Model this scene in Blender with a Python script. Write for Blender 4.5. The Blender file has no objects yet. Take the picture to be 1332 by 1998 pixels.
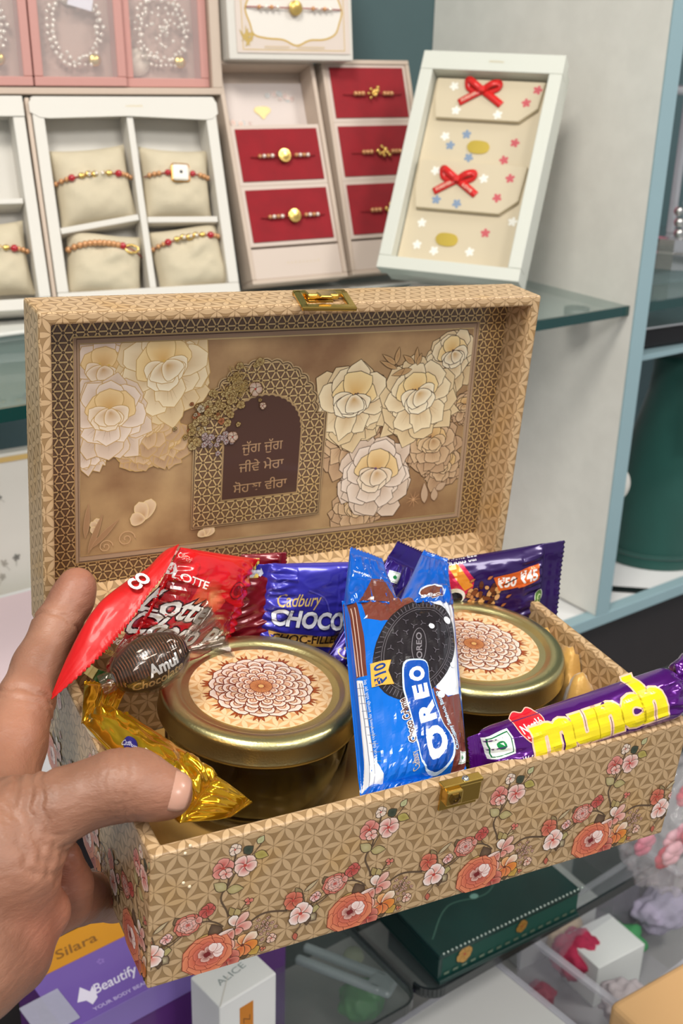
import bpy, bmesh, math, random
import numpy as np
from mathutils import Vector, Matrix, noise, geometry
random.seed(7)
C = bpy.context.scene.collection
PI = math.pi
# ---------------------------------------------------------------- camera, world, lights, exposure
sc = bpy.context.scene
cam = bpy.data.cameras.new('camera')
co = bpy.data.objects.new('camera', cam); C.objects.link(co)
cam.sensor_fit = 'VERTICAL'; cam.sensor_height = 24.0; cam.lens = 24.0*2258.6333465255175/1998
cam.clip_start = .02; cam.clip_end = 60
co.matrix_world = Matrix(((0.8066339604276908, 0.20868771247441165, -0.5529838085757448, 0), (-0.5904138144516795, 0.3279404058059836, -0.7374731303203018, 0), (0.027444154010580646, 0.9213601515704944, 0.38773997667075744, 1.45), (0, 0, 0, 1)))
cam.dof.use_dof = True; cam.dof.focus_distance = .54; cam.dof.aperture_fstop = 10.5
sc.camera = co
w = bpy.data.worlds.new('world'); sc.world = w; w.use_nodes = True
w.node_tree.nodes['Background'].inputs[0].default_value = (.92, .95, 1, 1)
w.node_tree.nodes['Background'].inputs[1].default_value = .47
def area(name, loc, size, power, col=(1, .96, .9), to=(0.3, .5, 1.2), sy=None):
    l = bpy.data.lights.new(name, 'AREA'); l.energy = power; l.color = col; l.size = size
    if sy: l.shape = 'RECTANGLE'; l.size_y = sy
    o = bpy.data.objects.new(name, l); C.objects.link(o); o.location = loc
    o.rotation_euler = (Vector(to)-Vector(loc)).to_track_quat('-Z', 'Y').to_euler()
area('lamp', (-.35, .05, 2.75), .5, 25, (1, .95, .87), (.2, .4, 1.2))
area('lamp', (1.5, -.4, 2.75), .5, 21, (1, .96, .9), (.6, .6, 1.2))
area('lamp', (-1.1, -.9, 2.75), .6, 22, (1, .97, .93), (.3, .6, 1.2))
area('lamp', (.45, -1.3, 2.75), .6, 24, (1, .97, .93), (.5, .7, 1.1))
sc.view_settings.view_transform = 'Standard'; sc.view_settings.look = 'None'
sc.view_settings.gamma = 1; sc.view_settings.use_curve_mapping = False
sc.view_settings.exposure = -0.1
# ---------------------------------------------------------------- helpers
def lin(c):
    return tuple(((v/255)/12.92 if v/255 <= .04045 else ((v/255+.055)/1.055)**2.4) for v in c[:3])
def mat(name, col, rough=.5, metal=0, coat=0, trans=0, ior=1.45, noise_amt=0, noise_scale=60, bump=0, bump_scale=200, col2=None, alpha=1, sss=0, spec=.5, emit=0, sheen=0):
    m = bpy.data.materials.new(name); m.use_nodes = True
    nt = m.node_tree; b = nt.nodes['Principled BSDF']; I = b.inputs
    c = lin(col)
    I['Base Color'].default_value = (*c, 1); I['Roughness'].default_value = rough; I['Metallic'].default_value = metal
    I['Coat Weight'].default_value = coat; I['Coat Roughness'].default_value = .08
    I['Transmission Weight'].default_value = trans; I['IOR'].default_value = ior; I['Alpha'].default_value = alpha
    I['Specular IOR Level'].default_value = spec; I['Sheen Weight'].default_value = sheen
    if sss: I['Subsurface Weight'].default_value = sss; I['Subsurface Radius'].default_value = (.006, .002, .001); I['Subsurface Scale'].default_value = 1
    if emit: I['Emission Color'].default_value = (*c, 1); I['Emission Strength'].default_value = emit
    tc = nt.nodes.new('ShaderNodeTexCoord')
    if noise_amt or col2:
        n = nt.nodes.new('ShaderNodeTexNoise'); n.inputs['Scale'].default_value = noise_scale; n.inputs['Detail'].default_value = 5
        nt.links.new(tc.outputs['Object'], n.inputs['Vector'])
        mx = nt.nodes.new('ShaderNodeMix'); mx.data_type = 'RGBA'
        rp = nt.nodes.new('ShaderNodeMapRange'); rp.inputs[1].default_value = .35; rp.inputs[2].default_value = .65
        nt.links.new(n.outputs[0], rp.inputs[0]); nt.links.new(rp.outputs[0], mx.inputs[0])
        c2 = lin(col2) if col2 else tuple(v*(1-noise_amt) for v in c)
        mx.inputs[6].default_value = (*c, 1); mx.inputs[7].default_value = (*c2, 1)
        nt.links.new(mx.outputs[2], I['Base Color'])
    if bump:
        n = nt.nodes.new('ShaderNodeTexNoise'); n.inputs['Scale'].default_value = bump_scale; n.inputs['Detail'].default_value = 6
        nt.links.new(tc.outputs['Object'], n.inputs['Vector'])
        bp = nt.nodes.new('ShaderNodeBump'); bp.inputs['Strength'].default_value = bump; bp.inputs['Distance'].default_value = .001
        nt.links.new(n.outputs[0], bp.inputs['Height']); nt.links.new(bp.outputs[0], I['Normal'])
    return m
def ink(name, rough=.4, metal=0, coat=0, spec=.5, bump=0, bump_scale=200):
    """material that takes the flat print colour stored on the vertices"""
    m = mat(name, (255, 255, 255), rough, metal, coat, spec=spec, bump=bump, bump_scale=bump_scale); nt = m.node_tree
    a = nt.nodes.new('ShaderNodeAttribute'); a.attribute_name = 'Col'
    nt.links.new(a.outputs['Color'], nt.nodes['Principled BSDF'].inputs['Base Color'])
    return m
def link(o, parent=None, mw=None):
    C.objects.link(o)
    if parent: o.parent = parent
    if mw is not None: o.matrix_local = mw
    return o
def mesh(name, verts, faces, m=None, parent=None, mw=None, smooth=False, mats=None, fm=None):
    me = bpy.data.meshes.new(name); me.from_pydata([tuple(v) for v in verts], [], faces)
    if mats:
        for x in mats: me.materials.append(x)
        if fm is not None: me.polygons.foreach_set('material_index', fm)
    elif m: me.materials.append(m)
    if smooth: me.polygons.foreach_set('use_smooth', [True]*len(me.polygons))
    me.update()
    return link(bpy.data.objects.new(name, me), parent, mw)
def from_bm(name, bm, m, parent=None, mw=None, smooth=False, recalc=True):
    if recalc: bmesh.ops.recalc_face_normals(bm, faces=bm.faces)
    me = bpy.data.meshes.new(name); bm.to_mesh(me); bm.free()
    for x in (m if isinstance(m, (list, tuple)) else [m]): me.materials.append(x)
    if smooth: me.polygons.foreach_set('use_smooth', [True]*len(me.polygons))
    return link(bpy.data.objects.new(name, me), parent, mw)
def box_bm(bm, lo, hi, bev=0, seg=2, M=None):
    r = bmesh.ops.create_cube(bm, size=1); vs = r['verts']
    for v in vs: v.co = Vector([lo[i]+(v.co[i]+.5)*(hi[i]-lo[i]) for i in range(3)])
    if bev:
        es = list({e for v in vs for e in v.link_edges})
        g = bmesh.ops.bevel(bm, geom=es, offset=bev, segments=seg, affect='EDGES', profile=.5)
        vs = list({v for f in g['faces'] for v in f.verts} | {v for v in vs if v.is_valid})
    if M is not None:
        for v in vs: v.co = M @ v.co
    return vs
def box(name, lo, hi, m, parent=None, bev=0, mw=None, seg=2, smooth=False):
    bm = bmesh.new(); box_bm(bm, lo, hi, bev, seg); return from_bm(name, bm, m, parent, mw, smooth)
def lathe(name, prof, m, parent=None, mw=None, n=64, smooth=True, caps=False):
    vs = []; fs = []
    for i in range(n):
        a = 2*PI*i/n
        for r, z in prof: vs.append((r*math.cos(a), r*math.sin(a), z))
    k = len(prof)
    for i in range(n):
        j = (i+1) % n
        for q in range(k-1): fs.append((i*k+q, j*k+q, j*k+q+1, i*k+q+1))
    o = mesh(name, vs, fs, m, parent, mw, smooth)
    bm = bmesh.new(); bm.from_mesh(o.data); bmesh.ops.remove_doubles(bm, verts=bm.verts, dist=1e-6); bmesh.ops.recalc_face_normals(bm, faces=bm.faces); bm.to_mesh(o.data); bm.free()
    return o
def tube(name, pts, r, m, parent=None, mw=None, n=8, closed=False, radii=None):
    pts = [Vector(p) for p in pts]; vs = []; fs = []; k = len(pts); u = None
    for i, p in enumerate(pts):
        t = (pts[(i+1) % k] if (closed or i < k-1) else pts[i]) - (pts[i-1] if (closed or i > 0) else pts[i]); t.normalize()
        if u is None: u = t.orthogonal().normalized()
        u = (u - t*u.dot(t)).normalized(); v = t.cross(u)
        rr = radii[i] if radii else r
        for j in range(n):
            a = 2*PI*j/n; vs.append(p + u*(rr*math.cos(a)) + v*(rr*math.sin(a)))
    for i in range(k if closed else k-1):
        for j in range(n):
            a, b = i*n+j, i*n+(j+1) % n; c, d = ((i+1) % k)*n+(j+1) % n, ((i+1) % k)*n+j
            fs.append((a, b, c, d))
    if not closed: fs += [tuple(range(n))[::-1], tuple((k-1)*n+j for j in range(n))]
    return mesh(name, vs, fs, m, parent, mw, True)
def thing(name, label, cat, group=None, mw=None):
    o = bpy.data.objects.new(name, None); o.empty_display_size = .02; C.objects.link(o)
    if mw is not None: o.matrix_world = mw
    return tag(o, label, cat, group)
def tag(o, label, cat, group=None, kind=None):
    o['label'] = label; o['category'] = cat
    if group: o['group'] = group
    if kind: o['kind'] = kind
    return o
def struct(o): o['kind'] = 'structure'; return o
def copy_tree(o, parent=None):
    c = o.copy(); C.objects.link(c)
    if parent: c.parent = parent
    for ch in list(o.children): copy_tree(ch, c)
    return c
def T(x, y, z): return Matrix.Translation((x, y, z))
def R(a, ax): return Matrix.Rotation(math.radians(a), 4, ax)
def S(x, y, z): return Matrix.Diagonal((x, y, z, 1))
def frame(o, ex, ey, ez):
    m = Matrix.Identity(4)
    for i, c in enumerate((ex, ey, ez)):
        for k in range(3): m[k][i] = c[k]
    for k in range(3): m[k][3] = o[k]
    return m
def smooth_closed(pts, n=5):
    k = len(pts); out = []
    for i in range(k):
        p0, p1, p2, p3 = pts[i-1], pts[i], pts[(i+1) % k], pts[(i+2) % k]
        for j in range(n):
            t = j/n
            out.append(tuple(.5*((2*p1[a])+(-p0[a]+p2[a])*t+(2*p0[a]-5*p1[a]+4*p2[a]-p3[a])*t*t+(-p0[a]+3*p1[a]-3*p2[a]+p3[a])*t**3) for a in range(len(p1))))
    return out
def smooth_open(pts, n=6):
    q = [pts[0]]+list(pts)+[pts[-1]]; out = []
    for i in range(len(pts)-1):
        p0, p1, p2, p3 = q[i:i+4]
        for j in range(n):
            t = j/n
            out.append(tuple(.5*((2*p1[a])+(-p0[a]+p2[a])*t+(2*p0[a]-5*p1[a]+4*p2[a]-p3[a])*t*t+(-p0[a]+3*p1[a]-3*p2[a]+p3[a])*t**3) for a in range(len(p1))))
    out.append(tuple(pts[-1])); return out
# ---------------------------------------------------------------- flat prints: coloured shapes laid on a surface
_glyph = {}
def glyphs(s, bold=0, shear=0, spacing=1.0):
    k = (s, bold, shear, spacing)
    if k not in _glyph:
        cu = bpy.data.curves.new('t', 'FONT'); cu.body = s; cu.size = 1; cu.offset = bold; cu.shear = shear; cu.space_character = spacing
        cu.resolution_u = 3; cu.fill_mode = 'FRONT'
        o = bpy.data.objects.new('t', cu); C.objects.link(o)
        bpy.context.view_layer.update()
        dg = bpy.context.evaluated_depsgraph_get(); e = o.evaluated_get(dg); me = e.to_mesh(); me.calc_loop_triangles()
        V = [(v.co.x, v.co.y) for v in me.vertices]; Fc = [tuple(t.vertices) for t in me.loop_triangles]
        e.to_mesh_clear(); bpy.data.objects.remove(o); bpy.data.curves.remove(cu)
        if V:
            xs = [v[0] for v in V]; x0, x1 = min(xs), max(xs)
        else: x0, x1 = 0, 1
        _glyph[k] = (V, Fc, x0, x1)
    return _glyph[k]
class Print:
    """2-D drawing in millimetres; every later shape lies a hair above the earlier ones"""
    def __init__(s): s.v = []; s.f = []; s.c = []; s.z = []; s.n = 0
    def add(s, pts, faces, cols):
        b = len(s.v); s.v += [tuple(p[:2]) for p in pts]; s.f += [tuple(i+b for i in f) for f in faces]
        s.c += cols; s.z += [s.n]*len(pts); s.n += 1
    def poly(s, pts, col, mid=None, mcol=None):
        c = lin(col)
        if mid is None:
            tr = geometry.tessellate_polygon([[Vector((p[0], p[1], 0)) for p in pts]])
            s.add(pts, [tuple(t) for t in tr], [c]*len(pts))
        else:
            k = len(pts); s.add(list(pts)+[mid], [(i, (i+1) % k, k) for i in range(k)], [c]*k+[lin(mcol)])
    def line(s, pts, wd, col, closed=False, taper=False):
        k = len(pts); vs = []; c = lin(col)
        for i in range(k):
            a = pts[i-1] if (closed or i > 0) else pts[i]; b = pts[(i+1) % k] if (closed or i < k-1) else pts[i]
            dx, dy = b[0]-a[0], b[1]-a[1]; L = math.hypot(dx, dy) or 1
            h = wd/2*(1-.8*i/(k-1) if taper and k > 1 else 1)
            vs += [(pts[i][0]-dy/L*h, pts[i][1]+dx/L*h), (pts[i][0]+dy/L*h, pts[i][1]-dx/L*h)]
        fs = [(2*i, 2*i+1, (2*i+3) % (2*k), (2*i+2) % (2*k)) for i in range(k if closed else k-1)]
        s.add(vs, fs, [c]*len(vs))
    def shape(s, pts, col, oc, ow=.3, mid=None, mcol=None):
        s.poly(pts, col, mid, mcol)
        if ow: s.line(pts, ow, oc, True)
    def circle(s, x, y, rx, ry, col, n=20, rot=0, oc=None, ow=.3, mcol=None):
        cr, sr = math.cos(rot), math.sin(rot)
        p = [(x+rx*math.cos(2*PI*i/n)*cr-ry*math.sin(2*PI*i/n)*sr, y+rx*math.cos(2*PI*i/n)*sr+ry*math.sin(2*PI*i/n)*cr) for i in range(n)]
        s.poly(p, col, (x, y), mcol or col)
        if oc: s.line(p, ow, oc, True)
    def rect(s, x0, y0, x1, y1, col): s.poly([(x0, y0), (x1, y0), (x1, y1), (x0, y1)], col)
    def text(s, t, x, y, size, col, rot=0, bold=0, shear=0, sx=1, align='c', out=None, ow=.02, spacing=1.0, width=None):
        for pas in ((out, bold+ow), (col, bold)):
            if pas[0] is None: continue
            V, Fc, x0, x1 = glyphs(t, pas[1], shear, spacing)
            _, _, a0, a1 = glyphs(t, bold, shear, spacing)
            k = sx*size if width is None else width/(a1-a0)
            off = {'c': (a0+a1)/2, 'l': a0, 'r': a1}[align]
            cr, sr = math.cos(math.radians(rot)), math.sin(math.radians(rot)); P = []
            for a, b in V:
                X, Y = (a-off)*k, (b-.36)*size
                P.append((x+X*cr-Y*sr, y+X*sr+Y*cr))
            s.add(P, Fc, [lin(pas[0])]*len(P))
    def text_ab(s, t, a, b, size, col, **k):
        s.text(t, (a[0]+b[0])/2, (a[1]+b[1])/2, size, col, rot=math.degrees(math.atan2(b[1]-a[1], b[0]-a[0])), width=math.hypot(b[0]-a[0], b[1]-a[1]), **k)
    def petal(s, x, y, ang, L, W, c0, c1, oc=None, ow=.3, ruff=0, seed=0, tip=.65, base=.15):
        rn = random.Random(seed); ca, sa = math.cos(ang), math.sin(ang); side = []
        n = 9
        for sg in (1, -1):
            q = []
            for i in range(n):
                t = i/(n-1)
                wv = W/2*(base*(1-t)+math.sin(min(1, t/tip)*PI/2)**.8)*(math.sqrt(max(0, 1-((t-tip)/(1-tip))**2)) if t > tip else 1)
                q.append((L*t, sg*wv))
            side.append(q)
        pts = side[0][:-1]+side[1][::-1]
        out = []
        for i, (a, b) in enumerate(pts):
            j = 1+ruff*(rn.random()-.5)*(1 if a > L*.5 else .2)
            a, b = a*j, b*j
            out.append((x+a*ca-b*sa, y+a*sa+b*ca))
        s.poly(out, c1, (x+L*.22*ca, y+L*.22*sa), c0)
        if oc: s.line(out, ow, oc, True)
    def leaf(s, x0, y0, x1, y1, wd, c, oc=(75, 60, 35), ow=.3, c2=None):
        L = math.hypot(x1-x0, y1-y0); dx, dy = (x1-x0)/L, (y1-y0)/L; P = []
        for sg in (1, -1):
            for i in range(7):
                t = i/6 if sg == 1 else 1-i/6
                if sg == -1 and i in (0, 6): continue
                hw = wd/2*math.sin(PI*t**.8)*sg; P.append((x0+dx*L*t-dy*hw, y0+dy*L*t+dx*hw))
        s.poly(P, c, ((x0+x1)/2, (y0+y1)/2), c2 or c); s.line(P, ow, oc, True)
    def blossom(s, x, y, r, c0, c1, oc=(90, 50, 35), n=5, rot=0, sq=1, ow=.3, core=(190, 70, 60)):
        for i in range(n):
            a = rot+2*PI*i/n; L = r*(1+.12*math.sin(i*2.3))*(sq if abs(math.sin(a)) > .7 else 1)
            s.petal(x, y, a, L, r*.95, c0, c1, oc, ow, .06, i)
        s.circle(x, y, r*.16, r*.16, core, 8)
    def rose(s, x, y, r, cs, oc=(110, 45, 35), ow=.3, seed=0, rot=0, sq=.85):
        rn = random.Random(seed)
        for lay, (rad, n) in enumerate(((1, 8), (.78, 7), (.58, 5), (.38, 4))):
            for i in range(n):
                a = rot+2*PI*(i+.5*lay)/n+rn.random()*.2
                c0, c1 = cs[lay % len(cs)]
                s.petal(x+math.cos(a)*rad*r*.1, y+math.sin(a)*rad*r*.1, a, rad*r*(1-(1-sq)*abs(math.sin(a)))*rn.uniform(.92, 1.08), rad*r*.95, c0, c1, oc, ow*(1-.15*lay), .12, rn.random())
        s.circle(x, y, r*.15, r*.13, cs[-1][0], 8)
    def build(s, name, fn, m, parent=None, eps=5e-5, dz=3e-6, grid=None, mw=None, kind='stuff'):
        """fn(x_mm, y_mm, lift_m) -> point"""
        me = bpy.data.meshes.new(name); dz = min(dz, 5.5e-4/max(1, max(s.z)))
        me.from_pydata([(a, b, z) for (a, b), z in zip(s.v, s.z)], [], s.f)
        at = me.color_attributes.new('Col', 'FLOAT_COLOR', 'POINT')
        at.data.foreach_set('color', np.array([(*c, 1) for c in s.c], 'f').ravel())
        if grid:
            bm = bmesh.new(); bm.from_mesh(me)
            xs = [v[0] for v in s.v]; ys = [v[1] for v in s.v]
            ws = [v[0]+v[1] for v in s.v]
            for no, lo, hi in (((1, 0, 0), min(xs), max(xs)), ((0, 1, 0), min(ys), max(ys)), ((1, 1, 0), min(ws), max(ws))):
                k = math.ceil(lo/grid)*grid
                while k < hi:
                    cop = (k if no[0] else 0, 0 if no[0] else k, 0)
                    bmesh.ops.bisect_plane(bm, geom=bm.verts[:]+bm.edges[:]+bm.faces[:], plane_co=cop, plane_no=no, dist=1e-6); k += grid
            cache = {}; f0 = fn
            def node(i, j):
                if (i, j) not in cache:
                    p = Vector(f0(i*grid, j*grid, 0)); cache[i, j] = (p, (Vector(f0(i*grid, j*grid, 1e-3))-p)*1e3)
                return cache[i, j]
            def fn(x, y, z):
                i, j = math.floor(x/grid), math.floor(y/grid); a, b = x/grid-i, y/grid-j
                if a+b <= 1: w_ = ((node(i, j), 1-a-b), (node(i+1, j), a), (node(i, j+1), b))
                else: w_ = ((node(i+1, j+1), a+b-1), (node(i, j+1), 1-a), (node(i+1, j), 1-b))
                return sum(((q[0]+q[1]*z)*k for q, k in w_), Vector((0, 0, 0)))
            bm.to_mesh(me); bm.free()
        n = len(me.vertices); a = np.empty(n*3, 'f'); me.vertices.foreach_get('co', a); a = a.reshape(-1, 3)
        out = [tuple(fn(float(x), float(y), eps+dz*float(z))) for x, y, z in a]
        me.vertices.foreach_set('co', np.array(out, 'f').ravel()); me.materials.append(m); me.update()
        o = link(bpy.data.objects.new(name, me), parent, mw)
        if kind: o['kind'] = kind
        return o
flat = lambda x, y, z: (x/1000, y/1000, z)
# ---------------------------------------------------------------- patterned paper of the gift box (flower-of-life petals / gold triangle lattice), from UVs in mm
def hexmat(name, a, petal_c, line_c, ground_c, lattice=False, rough=.4, metal=0, coat=0, tri_c=None, angle=0):
    m = bpy.data.materials.new(name); m.use_nodes = True; nt = m.node_tree; N = nt.nodes; Lk = nt.links.new
    b = N['Principled BSDF']; b.inputs['Roughness'].default_value = rough; b.inputs['Coat Weight'].default_value = coat; b.inputs['Coat Roughness'].default_value = .25
    uv = N.new('ShaderNodeUVMap'); uv.uv_map = 'mm'; sep = N.new('ShaderNodeSeparateXYZ'); Lk(uv.outputs[0], sep.inputs[0])
    def mth(op, x, y=None, z=None):
        n = N.new('ShaderNodeMath'); n.operation = op
        for i, q in enumerate((x, y, z)):
            if q is None: continue
            if isinstance(q, (int, float)): n.inputs[i].default_value = q
            else: Lk(q, n.inputs[i])
        return n.outputs[0]
    X, Y = sep.outputs[0], sep.outputs[1]; best = None; hh = a*math.sqrt(3)/2
    for k in range(3):
        an = math.radians(60*k+angle); ca, sa = math.cos(an), math.sin(an)
        s_ = mth('ADD', mth('MULTIPLY', X, ca/a), mth('MULTIPLY', Y, sa/a))
        t_ = mth('ADD', mth('MULTIPLY', X, -sa/hh), mth('MULTIPLY', Y, ca/hh))
        row = mth('ROUND', t_); tt = mth('MULTIPLY', mth('ABSOLUTE', mth('SUBTRACT', t_, row)), hh/a)
        s2 = mth('ADD', s_, mth('MULTIPLY', row, .5)); ss = mth('SUBTRACT', mth('FRACT', s2), .5)
        if lattice: q = mth('MINIMUM', mth('SUBTRACT', .075, tt), mth('SUBTRACT', .36, mth('ABSOLUTE', ss)))
        else: q = mth('SUBTRACT', mth('MULTIPLY', mth('SUBTRACT', 1, mth('MULTIPLY', mth('MULTIPLY', ss, ss), 4)), .155), tt)
        best = q if best is None else mth('MAXIMUM', best, q)
    cr = N.new('ShaderNodeValToRGB'); e = cr.color_ramp.elements; cr.color_ramp.interpolation = 'LINEAR'
    mr = mth('ADD', mth('MULTIPLY', best, 4.0), .5); Lk(mr, cr.inputs[0])
    g = (*lin(ground_c), 1); l = (*lin(line_c), 1); p = (*lin(petal_c), 1)
    if lattice:
        tr = (*lin(tri_c), 1)
        e[0].position = 0; e[0].color = tr; e[1].position = 1; e[1].color = p
        for pos, c in ((.22, tr), (.26, g), (.46, g), (.52, p)):
            q = e.new(pos); q.color = c
        mm = N.new('ShaderNodeMapRange'); mm.inputs[1].default_value = .47; mm.inputs[2].default_value = .53; Lk(mr, mm.inputs[0]); mm.inputs[4].default_value = metal
        Lk(mm.outputs[0], b.inputs['Metallic'])
    else:
        e[0].position = 0; e[0].color = g; e[1].position = 1; e[1].color = p
        for pos, c in ((.40, g), (.44, l), (.53, l), (.57, p)):
            q = e.new(pos); q.color = c
    nz = N.new('ShaderNodeTexNoise'); nz.inputs['Scale'].default_value = .035; nz.inputs['Detail'].default_value = 2; Lk(uv.outputs[0], nz.inputs['Vector'])
    mx = N.new('ShaderNodeMix'); mx.data_type = 'RGBA'; mx.blend_type = 'MULTIPLY'
    r2 = N.new('ShaderNodeMapRange'); r2.inputs[1].default_value = .55; r2.inputs[2].default_value = .72; r2.inputs[4].default_value = .45; Lk(nz.outputs[0], r2.inputs[0])
    Lk(r2.outputs[0], mx.inputs[0]); Lk(cr.outputs[0], mx.inputs[6]); mx.inputs[7].default_value = (1, .86, .5, 1)
    Lk(mx.outputs[2], b.inputs['Base Color'])
    return m
def uv_mm(o, off=(0, 0)):
    me = o.data; u = me.uv_layers.new(name='mm')
    for p in me.polygons:
        n = p.normal; ax = max(range(3), key=lambda i: abs(n[i])); i, j = [(1, 2), (0, 2), (0, 1)][ax]
        for li in p.loop_indices:
            c = me.vertices[me.loops[li].vertex_index].co; u.data[li].uv = (c[i]*1000+off[0], c[j]*1000+off[1])
    return o
# ---------------------------------------------------------------- the shop: room and shelf unit
ZG = 1.1993           # top of the glass shelf
M_teal = mat('teal_board', (84, 108, 112), .55, noise_amt=.06, noise_scale=8)
M_edge = mat('blue_grey_edge', (150, 178, 186), .45, noise_amt=.04, noise_scale=10)
M_panel = mat('white_woven_laminate', (232, 230, 222), .5, col2=(226, 224, 216), noise_scale=40, bump=.15, bump_scale=300)
M_white = mat('white_laminate', (236, 236, 236), .35)
M_wallp = mat('wall_paint', (205, 203, 198), .8, noise_amt=.03)
struct(box('floor', (-3, -3, -.02), (4, 4, 0), mat('grey_floor_tile', (120, 116, 112), .4, noise_amt=.1, noise_scale=3)))
struct(box('ceiling', (-3, -3, 2.85), (4, 4, 2.9), M_wallp))
struct(box('wall_back', (-3, 1.075, 0), (4, 1.12, 2.85), M_teal))
# shelf upright between the two bays: white laminated board with a blue-grey front edge
up_ = thing('shelf_upright', 'white shelf upright with pale blue front edge right of the open gift box', 'shelf')
box('board', (.914, .7442, .8532), (.934, 1.074, 2.4), M_panel, up_)
box('front_edge', (.914, .742, .8532), (.9345, .7442, 2.4), M_edge, up_, .0005)
M_glass = mat('shelf_glass', (150, 178, 172), .03, alpha=.28, spec=.8, coat=.6)
M_glassedge = mat('glass_edge_green', (12, 60, 58), .12, coat=.5)
def glass_shelf(x0, x1, label):
    t = thing('glass_shelf', label, 'shelf')
    box('pane', (x0, .753, ZG-.009), (x1, 1.07, ZG), M_glass, t)
    box('polished_edge', (x0, .7495, ZG-.0095), (x1, .753, ZG+.0003), M_glassedge, t)
    return t
gs = glass_shelf(-.35, .9135, 'green edged glass shelf under the rakhi boxes behind the gift box')
glass_shelf(.9355, 1.75, 'green edged glass shelf in the right bay under the crystal trophy')
sp = tag(lathe('shelf_support', [(.0, -.012), (.012, -.012), (.013, -.004), (.013, 0), (0, 0)], mat('dull_metal', (105, 108, 108), .35, .6), None, T(.893, .80, ZG-.0095)), 'small round grey metal support under glass shelf corner', 'bracket')
low = thing('bottom_shelf', 'white bottom shelf board with blue grey front ledge below glass shelves', 'shelf')
box('board', (-.5, .757, .8362), (1.75, 1.072, .85), M_white, low)
box('front_ledge', (-.5, .742, .8385), (1.75, .7568, .853), M_edge, low, .001)
tag(box('cabinet_base', (-.5, .76, .02), (1.75, 1.07, .836), mat('dark_plinth', (48, 44, 46), .5)), 'dark cabinet front below the bottom shelf ledge', 'cabinet')
# ---------------------------------------------------------------- gift box
BM = Matrix(((0.9857079036219041, 0.1645583897844758, 0.036061961799816605, 0.1627329460911412), (-0.1623981156485187, 0.9851153128714744, -0.05634423111505785, 0.33490823857373553), (-0.0447971067271237, 0.04968255929073262, 0.9977599222915307, 1.1468678020001413), (0, 0, 0, 1)))
Wd, Dp, Hh, WT, LD = .280, .1711, .0707, .006, .0301
M_paper = hexmat('petal_print_paper', 9.4, (200, 168, 128), (146, 116, 80), (158, 127, 88), rough=.42, coat=.08)
M_lattice = hexmat('gold_lattice_print', 5.6, (228, 196, 138), (0, 0, 0), (66, 38, 24), True, .34, .45, tri_c=(112, 84, 60), coat=.4)
M_gold = mat('brass', (222, 184, 96), .22, 1, bump=.1, bump_scale=90)
gb = thing('gift_box', 'open hinged gift box in beige petal print paper with gold clasp, held by the hand', 'gift box', mw=BM)
def tray_bm(w, d, h, t, floor_t):
    """open box, opening up (z=0), outside bottom at z=-h"""
    bm = bmesh.new()
    def ring(x0, y0, x1, y1, z): return [bm.verts.new(p) for p in ((x0, y0, z), (x1, y0, z), (x1, y1, z), (x0, y1, z))]
    a = ring(0, 0, w, d, -h); b = ring(0, 0, w, d, 0); c = ring(t, t, w-t, d-t, 0); e = ring(t, t, w-t, d-t, -h+floor_t)
    bm.faces.new(a[::-1]); bm.faces.new(e)
    for p, q in ((a, b), (b, c), (c, e)):
        for i in range(4): bm.faces.new((p[i], p[(i+1) % 4], q[(i+1) % 4], q[i]))
    bmesh.ops.bevel(bm, geom=[x for x in bm.edges if all(abs(v.co.z+h) > 1e-5 or True for v in x.verts) and x.calc_length() > .01 and not all(v in e for v in x.verts)], offset=.0013, segments=3, affect='EDGES', profile=.5)
    return bm
tr = from_bm('tray', tray_bm(Wd, Dp, Hh, WT, .003), M_paper, gb, smooth=False); uv_mm(tr, (-6.3, 10.5))
# lid: own frame x right, y along the lid (up), z backwards
th_ = 1.556443127346892
LM = frame((0, Dp, 0), (1, 0, 0), (0, math.cos(th_), math.sin(th_)), (0, -math.sin(th_), math.cos(th_)))   # z points to the opening side
lid = from_bm('lid', tray_bm(Wd, Dp, LD, WT, LD-.022), M_paper, gb, LM, smooth=False); uv_mm(lid, (3, 2))
hinge = box('paper_hinge', (.004, Dp-.0006, -.004), (Wd-.004, Dp+.0012, .004), M_paper, gb, .0004); uv_mm(hinge)
# --- picture panel in the lid, drawn in mm
zP = -.0219
fl_ = mesh('hinge_flap', [(WT, .0185, zP+.0002), (Wd-WT, .0165, zP+.0002), (Wd-WT, .0045, -.0004), (WT, .0045, -.0004), (WT, .0175, zP-.0004), (Wd-WT, .0155, zP-.0004), (Wd-WT, .0035, -.0010), (WT, .0035, -.0010)], [(0, 3, 2, 1), (4, 5, 6, 7), (0, 1, 5, 4), (2, 3, 7, 6), (0, 4, 7, 3), (1, 2, 6, 5)], M_paper, lid); uv_mm(fl_)
lp = box('picture_panel', (WT+.0002, WT+.0002, zP-.0006), (Wd-WT-.0002, Dp-WT-.0002, zP), M_lattice, lid); uv_mm(lp)
def lidmap(dz0): return lambda x, y, z: (x/1000, y/1000, zP+dz0+z)
M_ink = ink('printed_ink', .42, coat=.15)
M_inkgold = ink('gold_foil_ink', .3, .55, coat=.2)
BT = [(21.5, 152.9), (255.9, 151.8), (260.1, 28.0), (21.8, 31.1)]    # outer corners of the cream frame
BI = [(24.7, 149.2), (252.3, 147.8), (255.8, 32.0), (24.5, 35.2)]
P = Print(); P.poly(BT, (176, 146, 118))
P.build('cream_frame', lidmap(0), M_ink, lid, kind=None)
P = Print(); P.line(BT, .7, (216, 182, 120), True); P.line([(a*.985+2.1, b*.985+1.3) for a, b in BT], .4, (70, 42, 28), True)
P.line(BI, .8, (226, 196, 140), True); P.build('gold_frame_lines', lidmap(2e-4), M_inkgold, lid)
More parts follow.
